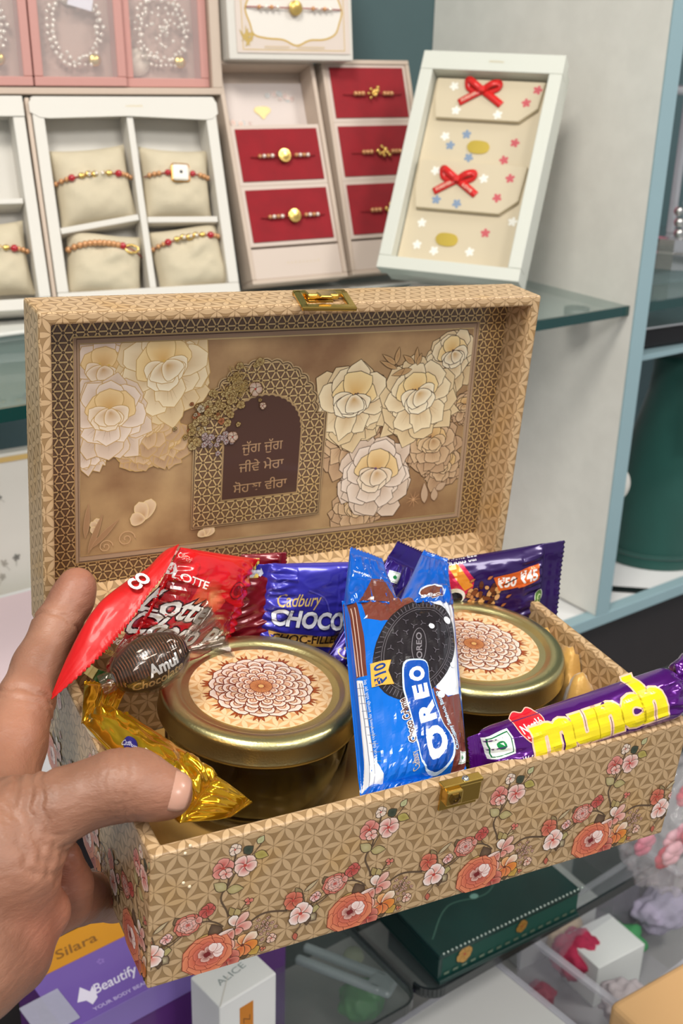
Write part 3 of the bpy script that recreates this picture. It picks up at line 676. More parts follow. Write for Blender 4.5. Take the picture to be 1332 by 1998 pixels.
# ---- two jars
M_jar = mat('jar_glass', (214, 216, 190), .02, trans=1, ior=1.48)
M_lid = mat('gold_lacquer', (206, 196, 142), .33, 1, bump=.12, bump_scale=900)
M_label = hexmat('label_paper', 8.5, (232, 198, 154), (214, 168, 118), (210, 160, 106), rough=.5)
def jar(x, y, zt, rz, label):
    t = thing('jar', label, 'jar', 'glass jars with gold lids', mw=BM @ T(x, y, zt) @ R(rz, 'Z'))
    b = -.0555-zt+.0
    lathe('glass_body', [(0, b), (.040, b), (.0445, b+.004), (.0462, b+.010), (.0462, -.024), (.0448, -.018), (.0440, -.014), (.0440, -.002), (.0418, -.002), (.0418, -.014), (.0438, -.022), (.0440, b+.012), (.041, b+.006), (0, b+.0045)], M_jar, t, n=96)
    l = lathe('lid', [(0, -.0012), (.0385, -.0012), (.0395, -.0010), (.0405, 0.0), (.0418, .0006), (.0440, .0008), (.0470, .0006), (.0484, -.0002), (.0494, -.0018), (.0497, -.0036), (.0497, -.0098), (.0503, -.0108), (.0505, -.0118), (.0500, -.0128), (.0480, -.0128), (.0480, -.0022), (0, -.0022)], M_lid, t, n=128)
    lb = lathe('label', [(0, .00025), (.0353, .00025), (.0355, 0), (.0353, -.0002)], M_label, l, T(0, 0, -.0011), n=96, smooth=False); uv_mm(lb)
    P = Print(); rn = random.Random(4)
    RC = [(150, 70, 36), (176, 84, 40), (126, 56, 34), (196, 104, 50)]
    for i in range(16):   # sprigs
        a = 2*PI*i/16; 
        for d in (-.32, 0, .32): P.leaf(23*math.cos(a), 23*math.sin(a), 29.5*math.cos(a+d*.3), 29.5*math.sin(a+d*.3), 1.6, RC[1], RC[2], .2)
        P.line([(22*math.cos(a), 22*math.sin(a)), (30*math.cos(a), 30*math.sin(a))], .4, RC[0])
    P.circle(0, 0, 24, 24, (214, 150, 100), 48)
    for rad, n, L, W, off in ((17.5, 16, 8.8, 8.2, 0), (16.5, 16, 7, 5.6, .5), (12.5, 16, 7, 6, .5), (11, 12, 5.5, 4.6, 0), (7.2, 12, 5.6, 4.4, .5), (5, 10, 4.4, 3.6, 0)):
        for i in range(n):
            a = 2*PI*(i+off)/n; x0, y0 = rad*math.cos(a), rad*math.sin(a)
            P.petal(x0, y0, a, L, W, (206, 150, 110), (250, 240, 228), RC[2], .55, .1, i*.1, tip=.6, base=.6)
            P.petal(x0, y0, a, L*.66, W*.6, (236, 214, 190), (226, 186, 150), RC[i % 2], .42, .08, i, tip=.6, base=.5)
            P.line([(x0+math.cos(a)*L*.15, y0+math.sin(a)*L*.15), (x0+math.cos(a)*L*.5, y0+math.sin(a)*L*.5)], .3, RC[1])
            P.circle(x0+math.cos(a)*L*.28, y0+math.sin(a)*L*.28, W*.1, W*.1, RC[i % 4], 6)
    P.circle(0, 0, 5.6, 5.6, (206, 140, 90), 30, oc=RC[2], ow=.4)
    for i in range(36):
        a = 2*PI*i/36; P.line([(1.2*math.cos(a), 1.2*math.sin(a)), (5.2*math.cos(a), 5.2*math.sin(a))], .22, RC[i % 3])
    P.circle(0, 0, 1.6, 1.6, (224, 176, 110), 14, oc=RC[2])
    P.build('mandala_print', flat, ink('copper_ink', .35, .25), l, eps=-.0008)
    return t
jar(.0883, .0972, .001, 20, 'glass jar with gold lid and mandala label, nearest the thumb')
jar(.2142, .0985, .001, -15, 'glass jar with gold lid and mandala label, behind the violet wafer bar')
# ---- red choco pie pack
M_redw = mat('red_wrapper', (214, 20, 26), .25, coat=.7, bump=.15, bump_scale=120)
def Lq(px): return px
#PK r
c = [(0.05962, 0.14, 0.06064), (0.10856, 0.159, 0.03809), (0.08743, 0.151, -0.01978), (0.01411, 0.112, 0.00961)]
pk = Pack(c, .010, 0, .006, .0016, 3, ru=2.2, rv=2.4, back=.1)
P = Print(); LL, WW = pk.L*1000, pk.W*1000
P.poly([(2.5, 53.5), (29.4, 48.9), (56.9, 40.7), (61.7, 25.0), (56.8, 6.2), (21.3, 6.8), (1.0, 2.1), (-5.4, 8.0), (-5.7, 33.1)], (150, 14, 24), (15.4, 29.3), (178, 16, 26))
P.petal(*(18.9, 40.2), .6, 20, 17, (206, 96, 60), (200, 40, 34), None, 0, .3, 5); P.petal(*(29.4, 48.9), -.6, 18, 12, (226, 140, 90), (206, 50, 40), None, 0, .3, 3)
ab = P.text_ab
ab('◀ OPEN', (-3.4, 65.8), (8.3, 62.9), 3.4, (240, 170, 160), bold=.01)
q = (0.0, 57.3); P.circle(*q, 2.6, 3, (250, 240, 236), 20); P.text('L', *q, 3, (200, 30, 30), shear=.3, bold=.02)
ab('LOTTE', (1.9, 55.3), (26.9, 51.5), 5.4, (250, 236, 230), bold=.02)
ab('Lotte', (-5.8, 42.1), (35.9, 37.1), 17, (226, 222, 216), bold=.025, shear=.4, out=(60, 14, 16), ow=.05)
ab('Choco Pie', (-6.5, 31.1), (60.0, 20.1), 16, (226, 222, 216), bold=.025, shear=.4, out=(60, 14, 16), ow=.05)
ab('And Rich', (-12.8, 22.5), (3.0, 17.8), 5, (226, 214, 206), shear=.2, bold=.01)
ab('Premium', (-15.5, 18.0), (0.2, 12.8), 4.6, (186, 150, 70), shear=.2, bold=.01)
P.poly([(-15.3, 9.8), (-9.2, 7.1), (-8.7, 2.2), (-16.1, 5.8)], (206, 190, 130)); P.poly([(-9.2, 7.1), (2.7, 3.1), (-0.7, -1.2), (-8.7, 2.2)], (30, 96, 52))
q = (54.2, 49.7)
for i, rr in enumerate((6.4, 5.6, 3.8)): P.circle(*q, rr, rr*.8, ((120, 22, 28), (196, 26, 34), (140, 20, 26))[i], 20)
t = pack_thing('choco_pie_pack', 'red choco pie pack with folded side flap leaning by the index finger', 'sweet', pk, M_redw, P, M_print)
# flap: long edge is serrated, so it is its own sheet
redpack = t
def flap_sheet():
    OUT = smooth_open([(0.05655, 0.134, 0.06559), (0.04912, 0.134, 0.06276), (0.04033, 0.131, 0.05695), (0.02987, 0.128, 0.05317), (0.01405, 0.121, 0.04734), (0.00371, 0.114, 0.03909), (-0.0055, 0.108, 0.02713), (-0.01393, 0.102, 0.0128)], 20)
    INN = smooth_open([(0.05434, 0.128, 0.06819), (0.04497, 0.12, 0.05927), (0.0348, 0.113, 0.05303), (0.02518, 0.107, 0.04539), (0.01663, 0.104, 0.0383), (0.00811, 0.1, 0.03299), (-0.003, 0.098, 0.02392), (-0.01395, 0.1, 0.01324)], 20)
    N = len(OUT)-1; K = 14; vs = []; fs = []; nn = (Vector(INN[60])-Vector(OUT[60])).cross(Vector(OUT[90])-Vector(OUT[40])).normalized()
    if nn.y > 0: nn = -nn
    for i in range(N+1):
        t = i/N; o_, n_ = Vector(OUT[i]), Vector(INN[i]); ph = (t*40) % 1
        for j in range(K+1):
            s_ = j/K; w_ = s_*(1+(.10*(1-abs(2*ph-1)) if j == K and t > .12 else 0))
            vs.append(o_*(1-w_)+n_*w_+nn*(.0045*math.sin(PI*min(1, t*1.02))**.6*math.sin(PI*s_)**.8*(1-.5*s_)+.00025*math.sin(s_*40)*(s_ > .5)+.0008*fbm(t*5, s_*2, 8)))
    for i in range(N):
        for j in range(K): a = i*(K+1)+j; fs.append((a, a+1, a+K+2, a+K+1))
    o = mesh('side_flap', vs, fs, mat('red_flap', (206, 22, 24), .42, coat=.12, bump=.2, bump_scale=150), redpack, None, True)
    so = o.modifiers.new('s', 'SOLIDIFY'); so.thickness = .0002
    P = Print(); P.text('CO', 4.5, .5, 10.5, (250, 236, 230), rot=0, bold=.05, out=(120, 10, 20), width=10)
    ex = (Vector(OUT[40])-Vector(OUT[75])).normalized(); pc = Vector(OUT[52])*.45+Vector(INN[46])*.55; ey = nn.cross(ex).normalized()
    P.build('flap_lettering', lambda x, y, z: pc+ex*((x-4.5)/1000)+ey*(y/1000)+nn*(.0052+z), M_print, o)
flap_sheet()
# dark red pack behind
pk = Pack([(0.10198, 0.1625, 0.03976), (0.12582, 0.1635, 0.03712), (0.12109, 0.15, -0.01276), (0.08553, 0.15, -0.0188)], .003, 0, .004, .0012, 14, back=.15)
P = Print(); P.poly([(1, pk.W*1000-12), (13, pk.W*1000-12), (13, pk.W*1000-2), (1, pk.W*1000-2)], (206, 180, 90)); P.text('IIIIII', 7, pk.W*1000-7, 7, (60, 40, 20))
pack_thing('choco_pie_pack', 'dark red foil pack with yellow strip peeping out between red and blue packs', 'sweet', pk, mat('dark_red_wrapper', (120, 16, 30), .28, .2, coat=.5), P, M_print)
# ---- blue chocopie
M_blue = mat('blue_wrapper', (56, 52, 172), .3, .25, coat=.5, bump=.12, bump_scale=100)
#PK b
pk = Pack([(0.11759, 0.158, 0.0342), (0.17342, 0.161, 0.02579), (0.16611, 0.154, -0.03898), (0.10423, 0.152, -0.02045)], .010, .0085, .005, .0016, 22, ru=2.0, rv=2.2, back=.2)
P = Print(); WW = pk.W*1000; LL = pk.L*1000; ab = P.text_ab
for k in (0, 1.2): P.line(smooth_open([(9.9, 53.5), (1.4, 46.4), (0.2, 37.7), (3.2, 31.3), (9.6, 30.1)], 5), 1.0, (92, 88, 190))
P.line(smooth_open([(23.3, 48.2), (34.2, 44.0), (39.2, 35.3)], 5), .9, (80, 76, 180))
a0 = (-12.0, 55.5); P.poly([(a0[0], a0[1]-3), (a0[0]+6, a0[1]-3), (a0[0]+6, a0[1]-4.6), (a0[0]+9, a0[1]-.4), (a0[0]+6, a0[1]+3.4), (a0[0]+6, a0[1]+2), (a0[0], a0[1]+2)], (214, 222, 240)); P.text('TEAR HERE', a0[0]+3.6, a0[1]-.4, 2.2, (30, 30, 90), width=5.4)
ab('Cadbury', (6.2, 41.4), (32.1, 43.7), 10, (206, 178, 110), shear=.4, bold=.006)
ab('CHOCOPIE', (4.6, 32.0), (66.4, 30.4), 13.2, (232, 234, 244), bold=.04, out=(30, 26, 96), ow=.03)
P.poly([(5.2, 22.6), (68.0, 21.4), (69.1, 15.0), (6.4, 16.0)], (196, 150, 74)); ab('CHOC-FILLED', (6.7, 19.3), (52.0, 20.1), 6.6, (50, 34, 30), bold=.03)
pack_thing('choco_pie_pack', 'blue choco pie pack with gold script behind the left jar', 'sweet', pk, M_blue, P, M_print)
# ---- long purple bar behind the biscuit pack
M_purple = mat('purple_foil', (44, 22, 120), .26, .45, coat=.5, bump=.12, bump_scale=90)
#PK p
pk = Pack([(0.20502, 0.15, 0.02136), (0.16056, 0.124, -0.03313), (0.13842, 0.126, -0.0118), (0.18528, 0.15, 0.03298)], .009, .0105, .006, .0016, 31, ru=3, rv=2.2, back=.8)
P = Print(); WW = pk.W*1000; LL = pk.L*1000
vegmark(P, *(10.9, 6.7), 3.4, 8); P.text_ab('Cadbury', (65.6, 3.9), (43.8, 2.3), 7, (176, 160, 110), shear=.3)
P.text_ab('Dairy Milk', (68.3, 11.2), (44.4, 9.1), 7, (150, 150, 180), shear=.3)
pack_thing('chocolate_bar', 'long dark purple chocolate bar slanting up between blue packs', 'chocolate bar', pk, M_purple, P, M_printfoil)
# ---- wide purple nut bar, right
M_purple2 = mat('deep_purple_foil', (44, 18, 84), .27, .3, coat=.5, bump=.12, bump_scale=90)
#PK n
pk = Pack([(0.21609, 0.154, 0.02234), (0.28597, 0.141, 0.03135), (0.28224, 0.131, -0.01658), (0.21481, 0.15, -0.03043)], .008, 0, .0125, .0013, 41, ru=5, rv=2.4, back=.5, teeth=.003)
P = Print(); WW = pk.W*1000; LL = pk.L*1000
ab = P.text_ab
P.poly([(6.8, 47.9), (18.4, 49.2), (25.9, 39.5), (24.3, 30.7), (17.6, 28.0), (9.8, 32.7), (3.9, 36.0)], (200, 26, 70)); P.poly([(9.8, 48.7), (15.9, 49.0), (25.1, 36.1), (20.1, 33.8), (13.6, 42.6)], (226, 142, 40))
q = (12.8, 30.8); P.circle(*q, 8, 5.4, (232, 232, 228), 20); P.circle(q[0]+2, q[1]-1, 4.6, 3.6, (20, 16, 18), 16)
ab('A delicious bar', (1.1, 49.9), (28.5, 50.8), 4.2, (236, 232, 240), bold=.01)
rn = random.Random(6); q = (31.5, 27.9)
for i in range(44):
    a = rn.random()*2*PI; d = 8.5*math.sqrt(rn.random()); P.circle(q[0]+d*math.cos(a)*1.15, q[1]+d*math.sin(a), rn.uniform(1.4, 3), rn.uniform(1, 2), [(120, 60, 30), (196, 130, 80), (90, 40, 22), (214, 160, 106)][i % 4], 8, rn.random()*3, oc=(60, 28, 16), ow=.25)
for a in ((43.4, 20.2), (46.0, 25.2), (33.8, 38.2), (22.8, 38.5), (43.8, 31.0)): P.leaf(a[0], a[1], a[0]+3.6, a[1]+1.4, 1.9, (190, 116, 70), (80, 40, 20), .2)
P.poly([(37.6, 38.5), (52.9, 39.6), (66.9, 41.2), (66.9, 31.8), (53.7, 29.6), (52.9, 30.4), (41.4, 29.9)], (214, 96, 30))
ab('₹50', (40.3, 34.7), (51.9, 34.4), 7.6, (244, 236, 230), bold=.035); P.line([(43.6, 33.2), (52.5, 35.8)], .7, (30, 16, 16)); ab('₹45', (54.5, 35.4), (65.7, 35.6), 8.8, (250, 244, 240), bold=.035)
q = (69.0, 18.9); P.circle(*q, 4.0, 5.2, (222, 226, 206), 24); P.circle(*q, 3.6, 4.8, (86, 124, 50), 24); P.circle(*q, 2, 2.5, (206, 216, 160), 16); P.circle(*q, 1.5, 1.9, (86, 124, 50), 16); P.line([(q[0]-1.5, q[1]), (q[0]+1.5, q[1]+.6)], .4, (206, 216, 160))
ab('Per 43 g', (64.2, 10.2), (73.9, 8.1), 3.6, (232, 228, 240)); P.poly([(68.0, 4.5), (73.2, 2.3), (72.9, 6.0), (68.9, 7.8)], (236, 232, 240))
pack_thing('chocolate_bar', 'deep purple nut chocolate bar with orange price tag behind the right jar', 'chocolate bar', pk, M_purple2, P, M_printfoil)
# ---- biscuit pack standing across the box, head end pinched into two lobes
M_oreo = mat('bright_blue_wrapper', (0, 92, 196), .22, .1, coat=.8, bump=.1, bump_scale=80)
#PK o
OC = [(0.19807, 0.102, 0.02556), (0.15521, 0.0125, -0.00619), (0.10042, 0.0125, -0.00657), (0.13209, 0.102, 0.03808)]
pk = Pack([OC[0], OC[1], OC[2], OC[3]], .013, 0, .0, .0013, 51, ru=6, rv=2.6, back=.55)
t = thing('biscuit_pack', 'blue and brown sandwich biscuit pack standing upright between the two jars', 'biscuits', mw=BM)
pk.build('wrapper', M_oreo, t)
P = Print(); WW = pk.W*1000; LL = pk.L*1000     # x runs down the pack, y toward its left edge
ab = P.text_ab
P.poly([(-.5, -.5), (LL+.5, -.5), (LL+.5, WW+.5), (-.5, WW+.5)], (0, 104, 206))
P.poly([(1.6, -0.1), (4.0, 4.2), (25.4, 5.3), (49.0, 5.1), (47.5, 1.2), (26.0, -0.0)], (104, 52, 40))
P.poly([(48.1, 0.6), (50.7, 3.2), (90.7, 4.5), (105.3, 11.2), (104.2, 0.2)], (222, 222, 226))
for a, b in (((6.2, 1.0), (47.0, 1.6)), ((6.9, 2.0), (47.8, 2.4)), ((7.5, 3.2), (48.6, 3.5))): P.line([a, b], .3, (206, 176, 160))
for a, b in (((51.1, 2.0), (103.6, 3.1)), ((51.7, 2.7), (104.0, 5.4))): P.line([a, b], .25, (110, 116, 140))
for k in range(10): 
    a, b = (52.8, 0.9), (55.2, 3.7); P.line([(a[0]+k*4.4, a[1]+k*.35), (b[0]+k*4.4, b[1]+k*.45)], .25, (110, 116, 140))
P.poly([(5.1, 6.4), (0.6, 60.8), (11.1, 57.9), (20.5, 29.9), (20.3, 13.6), (16.9, 6.8)], (116, 58, 46))
P.poly([(6.8, 41.8), (1.9, 58.7), (47.7, 56.4), (66.6, 55.3), (68.3, 46.9), (63.7, 40.1)], (226, 230, 238))
P.poly([(62.0, 37.7), (65.3, 43.1), (68.9, 46.9), (65.8, 55.9), (99.7, 60.0), (105.7, 59.9), (105.9, 52.4), (89.9, 42.7)], (112, 56, 48))
def cookie(c, e1, e2):
    """cookie drawn from its centre and two half axes"""
    c = Vector(c); e1 = Vector(e1)-c; e2 = Vector(e2)-c; pt = lambda r, a: tuple(c+e1*(r*math.cos(a))+e2*(r*math.sin(a)))
    P.poly([pt(1, 2*PI*i/48) for i in range(48)], (34, 28, 32), tuple(c), (34, 28, 32))
    for i in range(64): P.line([pt(.86, 2*PI*i/64), pt(.97, 2*PI*i/64)], .4, (96, 90, 98))
    for r in (.84, .79): P.line([pt(r, 2*PI*i/48) for i in range(48)], .28, (106, 100, 106), True)
    P.line([tuple(c+e1*(.17*math.cos(i*PI/12))+e2*(.36*math.sin(i*PI/12))) for i in range(24)], .4, (116, 110, 116), True)
    ab('OREO', tuple(c+e2*-.27), tuple(c+e2*.27), 4.4, (130, 124, 130), bold=.02)
    for i in range(14):
        for r in (.46, .66):
            a = 2*PI*(i+(.5 if r > .6 else 0))/14; x, y = pt(r, a)
            for k in range(3): P.line([(x, y), (x+1.9*math.cos(a+k*2.1), y+1.9*math.sin(a+k*2.1))], .36, (100, 94, 102))
cookie((37.6, 32.0), (30.8, 56.4), (7.9, 34.0))
for q, r_ in (((25.6, 40.4), 1.8), ((19.9, 51.3), 2.4), ((67.6, 42.3), 2.2), ((49.1, 51.9), 1.6)): P.circle(q[0], q[1], r_, r_, (236, 240, 246), 14)
lg = [(48.6, 23.8), (47.2, 30.2), (49.7, 35.3), (61.9, 35.9), (79.2, 39.6), (90.2, 46.0), (99.6, 47.8), (103.5, 42.3), (100.6, 31.9), (89.9, 26.9), (74.3, 24.4), (62.9, 22.5)]
pts = smooth_closed(lg, 4); m_ = (sum(p[0] for p in pts)/len(pts), sum(p[1] for p in pts)/len(pts))
P.poly([(m_[0]+(a-m_[0])*1.05, m_[1]+(b-m_[1])*1.14) for a, b in pts], (206, 226, 244)); P.poly([(m_[0]+(a-m_[0])*1.02, m_[1]+(b-m_[1])*1.05) for a, b in pts], (0, 74, 170))
for ch, a, b, hh_ in (('O', (58.7, 29.1), (50.1, 29.1), 10.5), ('E', (68.7, 30.6), (60.6, 29.8), 11), ('R', (81.6, 33.4), (70.6, 31.6), 12.5), ('O', (100.2, 39.6), (84.4, 35.2), 15)):
    ab(ch, a, b, hh_, (240, 244, 248), bold=.055)
ab('Choco Crème', (90.6, 24.1), (67.4, 19.4), 5.6, (84, 46, 40), bold=.03, out=(240, 240, 240), ow=.07)
ab('Chocolatey Sandwich Biscuits', (97.7, 51.2), (65.7, 39.3), 3.0, (190, 216, 240), bold=.02)
ab('Cadbury', (102.5, 27.8), (94.9, 24.4), 5.0, (206, 190, 150), shear=.3)
P.poly([(43.5, 6.6), (44.5, 16.1), (49.9, 14.4), (58.2, 16.5), (56.4, 6.3)], (234, 172, 70)); ab('₹10', (56.5, 10.6), (45.0, 10.4), 7, (20, 60, 130), bold=.03)
vegmark(P, *(100.6, 56.5), 2.6, 6)
ab('based on daily requirement for average adult per day', (95.7, 5.4), (50.9, 3.5), 1.8, (200, 220, 240))
P.build('printed_design', pk.map(), M_print, t, eps=2.8e-4, grid=1.5)
# head of the pack: two crimped lobes that spread apart
def lobe(A, B_, C_, D_, seed, name='crimped_end'):
    p2 = Pack([A, B_, C_, D_], .0045, .0, .003, .0016, seed, ru=1.4, rv=2.2, back=.5, teeth=.0028, tooth=.0012); p2.prof = lambda u, v: max(0, 1-u)**.7*max(0, 1-abs(2*v-1)**2.2)**.5*1.6+.05
    return p2, p2.build(name, M_oreo, t, 40, 40)
p2, _ = lobe((0.13158, 0.1, 0.03601), (0.14579, 0.124, 0.05334), (0.16804, 0.126, 0.04316), (0.16073, 0.092, 0.0336), 61)
P = Print(); P.poly([(1, 3), (p2.L*550, p2.W*640), (2, p2.W*920)], (112, 58, 46)) if 0 else P.poly([(1, 2), (p2.L*520, p2.W*260), (p2.L*480, p2.W*520), (1, p2.W*780)], (112, 58, 46)); rn = random.Random(8)
for i in range(26): a, b = rn.uniform(.5, .98)*p2.L*1000, rn.uniform(.1, .9)*p2.W*1000; P.circle(a, b, .4, .25, (200, 220, 250), 6)
P.text('TEAR HERE', p2.L*560, p2.W*700, 2, (230, 236, 246), rot=75, width=11); P.build('printed_design', p2.map(), M_print, t, eps=2.8e-4, grid=1.5)
p2, _ = lobe((0.15707, 0.092, 0.03423), (0.19448, 0.131, 0.04182), (0.20988, 0.128, 0.03604), (0.19703, 0.1, 0.02433), 67)
P = Print(); P.circle(9, p2.W*520, 6.5, 8, (220, 230, 246), 24); P.circle(8.4, p2.W*520, 5.6, 7, (112, 58, 46), 24); P.text('CRÈME', 5, p2.W*560, 3.4, (240, 244, 250), rot=100, bold=.03)
P.build('printed_design', p2.map(), M_print, t, eps=2.8e-4, grid=1.5)
# foot: crumpled crimp
p2 = Pack([(0.13965, 0.013, -0.006), (0.12827, 0.009, -0.00954), (0.09802, 0.0095, -0.00592), (0.10517, 0.014, -0.00278)], .004, 0, .003, .0016, 71, back=.5, teeth=.0028); p2.build('crimped_end', M_oreo, t, 30, 40)
# ---- wafer bar lying on the right end
M_violet = mat('violet_foil', (92, 18, 128), .2, .5, coat=.6, bump=.15, bump_scale=60)
#PK m
pk = Pack([(0.16476, 0.02, 0.00826), (0.28064, 0.0185, 0.0226), (0.28502, 0.006, -0.00057), (0.1655, 0.01, -0.01291)], .0115, .006, .011, .0017, 81, ru=8, rv=2.2, back=.7, pin0=.15, pin1=.55)
P = Print(); WW = pk.W*1000; LL = pk.L*1000
ab = P.text_ab
vegmark(P, *(6.5, 16.9), 6.0, 3)
q0 = (23.8, 21.2); hp = smooth_closed([(q0[0]+a*1.0, q0[1]+b*1.05) for a, b in ((-7, 3), (-6, -3), (0, -8), (6, -3), (8, 3), (4, 6.5), (0.5, 5), (-4, 6.5))], 4)
P.shape(hp, (206, 22, 42), (244, 190, 170), .5); ab('Nestlé', (18.4, 20.7), (30.5, 22.0), 5.0, (250, 236, 236), bold=.02)
ab('munch', (22.2, 16.4), (98.9, 16.6), 27, (236, 214, 20), bold=.062, out=(240, 196, 170), ow=.032, spacing=.96)
ab('Crispy Wafer', (6.1, 8.2), (23.3, 6.2), 5, (240, 226, 240), bold=.02)
t = pack_thing('chocolate_bar', 'violet wafer bar with big yellow lettering resting on the box front rim', 'chocolate bar', pk, M_violet, P, M_print)
p2 = Pack([(0.2801, 0.0185, 0.02211), (0.2943, 0.024, 0.02464), (0.30556, 0.02, 0.00554), (0.28304, 0.008, 0.00075)], .006, 0, .004, .0028, 85, back=.8); p2.build('twisted_end', M_violet, t, 30, 30)
# ---- gold bar under the thumb
M_goldw = mat('gold_foil', (226, 168, 26), .19, .85, coat=.3, bump=.2, bump_scale=70)
#PK g
pk = Pack([(0.01245, 0.09533, 0.004), (0.0416, 0.036, 0.00297), (0.01492, 0.0083, 0.006), (-0.00264, 0.09263, 0.003)], .010, .0, .0, .0028, 91, ru=4, rv=1.8, back=.5)
P = Print(); WW = pk.W*1000; LL = pk.L*1000
P.circle(*(34.6, 5.7), 4.4, 3.2, (46, 34, 120), 24); P.text_ab('Cadbury', (30.0, 4.0), (39.0, 7.4), 3.4, (226, 222, 236), shear=.3)
P.text_ab('5 Star', (41.3, 5.1), (66.6, 7.3), 10, (196, 66, 30), shear=.2, bold=.04, out=(250, 232, 190), ow=.04)
t = pack_thing('chocolate_bar', 'shiny gold foil chocolate bar pinned against the rim by the thumb', 'chocolate bar', pk, M_goldw, P, M_printfoil)
p2 = Pack([(-0.00285, 0.09185, 0.003), (0.00593, 0.11879, 0.006), (0.02537, 0.11194, 0.005), (0.01239, 0.09187, 0.004)], .0012, 0, .0015, .0012, 93, back=.5, teeth=.0016, tooth=.0012); p2.build('crimped_end', M_goldw, t, 30, 90)
p2 = Pack([(0.04064, 0.036, 0.00322), (0.05472, 0.03, -0.00933), (0.03722, 0.0145, -0.00254), (0.01492, 0.0083, 0.006)], .0022, 0, .0015, .0014, 97, back=.5, teeth=.0016, tooth=.0014); p2.build('crimped_end', M_goldw, t, 30, 80)
# ---- round candy in a clear twist wrapper
M_choc = mat('dark_candy_paper', (34, 18, 14), .3, coat=.6)
cm = Vector((0.02965, 0.094, 0.02796))
t = thing('wrapped_candy', 'round dark chocolate candy in striped cellophane twist, beside the left jar', 'candy', mw=BM)
ex = (Vector((0.05621, 0.094, 0.03723))-cm).normalized(); nv = Vector((-.3, -.75, .55)).normalized(); ey = nv.cross(ex).normalized(); ez = ex.cross(ey)
CM = frame(cm, ex, ey, ez)
def candy_r(t_): return .0124*math.sqrt(max(0, 1-(t_/.0185)**2))**.9
vs = []; fs = []; nu, nv_ = 60, 80
for i in range(nu+1):
    x = -.024+.060*i/nu; base = candy_r(x) if abs(x) < .0185 else 0
    neck = .0030+.0060*max(0, (x-.0195)/.013)**1.0 if x > .016 else (.003 if x > -.0185 else .0045)
    for j in range(nv_):
        a = 2*PI*j/nv_; r = max(base+.0006, neck*(1+.35*math.sin(a*9+x*200)*(x > .015)))
        r += .0007*fbm(math.cos(a)*2.2+5, math.sin(a)*2.2, x*130)*1.3 + (.0006*abs(math.sin(a*7+3*x*100)) if x > .008 else 0)
        vs.append((x, r*math.cos(a)*1.05, r*math.sin(a)*(1.0 if x < .017 else .5)))
for i in range(nu):
    for j in range(nv_): a = i*nv_+j; b = i*nv_+(j+1) % nv_; fs.append((a, b, b+nv_, a+nv_))
cand = lathe('candy', [(0, -.0183)]+[(candy_r(-.018+.036*i/20), -.018+.036*i/20) for i in range(21)]+[(0, .0183)], M_choc, t, CM @ R(90, 'Y'), n=48)
M_cello = mat('cellophane', (96, 76, 58), .1, .3, coat=1, alpha=.32, spec=.9)
mesh('cellophane_wrapper', vs, fs, M_cello, t, CM, True)
P = Print()
for k in range(-13, 14): P.line([(k*1.35, -14+abs(k)*.4), (k*1.35+.6, 3), (k*1.35, 13-abs(k)*.4)], .5, (112, 72, 52))
P.rect(-14, -13.5, 19, -6.3, (34, 20, 16)); P.text('Amul', 4, -4.6, 8, (240, 238, 236), rot=0, bold=.035, shear=.1, width=15, out=(30, 18, 14), ow=.04); P.text('Chocolate', 0, -10, 6.5, (196, 160, 110), bold=.02, shear=.3, width=25)
def candymap(x, y, z):
    X = x/1000; r = candy_r(X*.97)+.0003+z; a = y/1000/.0124
    return CM @ Vector((X, r*math.sin(a), r*math.cos(a)))
P.build('printed_design', candymap, M_print, t, eps=1e-4, grid=1.2)
# ---------------------------------------------------------------- the hand: one continuous surface from a smooth distance field
def surface_nets(F, lo, h):
    s = F < 0; nx, ny, nz = F.shape
    idx = -np.ones((nx-1, ny-1, nz-1), int)
    cs = [(i, j, k) for i in (0, 1) for j in (0, 1) for k in (0, 1)]
    sl = lambda A, c: A[c[0]:nx-1+c[0], c[1]:ny-1+c[1], c[2]:nz-1+c[2]]
    cnt = sum(sl(s, c).astype(int) for c in cs); act = (cnt > 0) & (cnt < 8)
    P = np.zeros((nx-1, ny-1, nz-1, 3)); Wt = np.zeros((nx-1, ny-1, nz-1))
    for a in cs:
        for ax in range(3):
            if a[ax]: continue
            b = list(a); b[ax] = 1
            fa, fb = sl(F, a), sl(F, b); m = (fa < 0) != (fb < 0)
            t = np.where(m, fa/np.where(m, fa-fb, 1), 0)
            for q in range(3): P[..., q] += np.where(m, a[q]+(t if q == ax else 0), 0)
            Wt += m
    ii = np.argwhere(act); idx[act] = np.arange(len(ii))
    V = (P[act]/Wt[act][:, None]+ii)*h+lo
    quads = []
    for ax in range(3):
        u, v = [(1, 2), (2, 0), (0, 1)][ax]
        a = [slice(1, n-1) for n in F.shape]; a[ax] = slice(0, F.shape[ax]-1); b = list(a); b[ax] = slice(1, F.shape[ax])
        fa, fb = s[tuple(a)], s[tuple(b)]
        for flip in (False, True):
            e = np.argwhere((fa & ~fb) if not flip else (~fa & fb))
            if not len(e): continue
            e = e+np.array([0 if q == ax else 1 for q in range(3)])
            du = np.zeros(3, int); du[u] = 1; dv = np.zeros(3, int); dv[v] = 1
            q4 = [idx[tuple((e-x).T)] for x in (0*du, du, du+dv, dv)]
            q4 = np.stack(q4 if not flip else q4[::-1], 1); quads.append(q4)
    return V, np.concatenate(quads)
def cone_sdf(X, a, b, ra, rb):
    a = np.array(a); b = np.array(b); ab = b-a; L2 = ab@ab
    t = np.clip(((X-a)@ab)/L2, 0, 1)
    return np.linalg.norm(X-(a+t[..., None]*ab), axis=-1)-(ra+(rb-ra)*t)
def smin(a, b, k):
    h = np.clip(.5+.5*(b-a)/k, 0, 1); return b*(1-h)+a*h-k*h*(1-h)
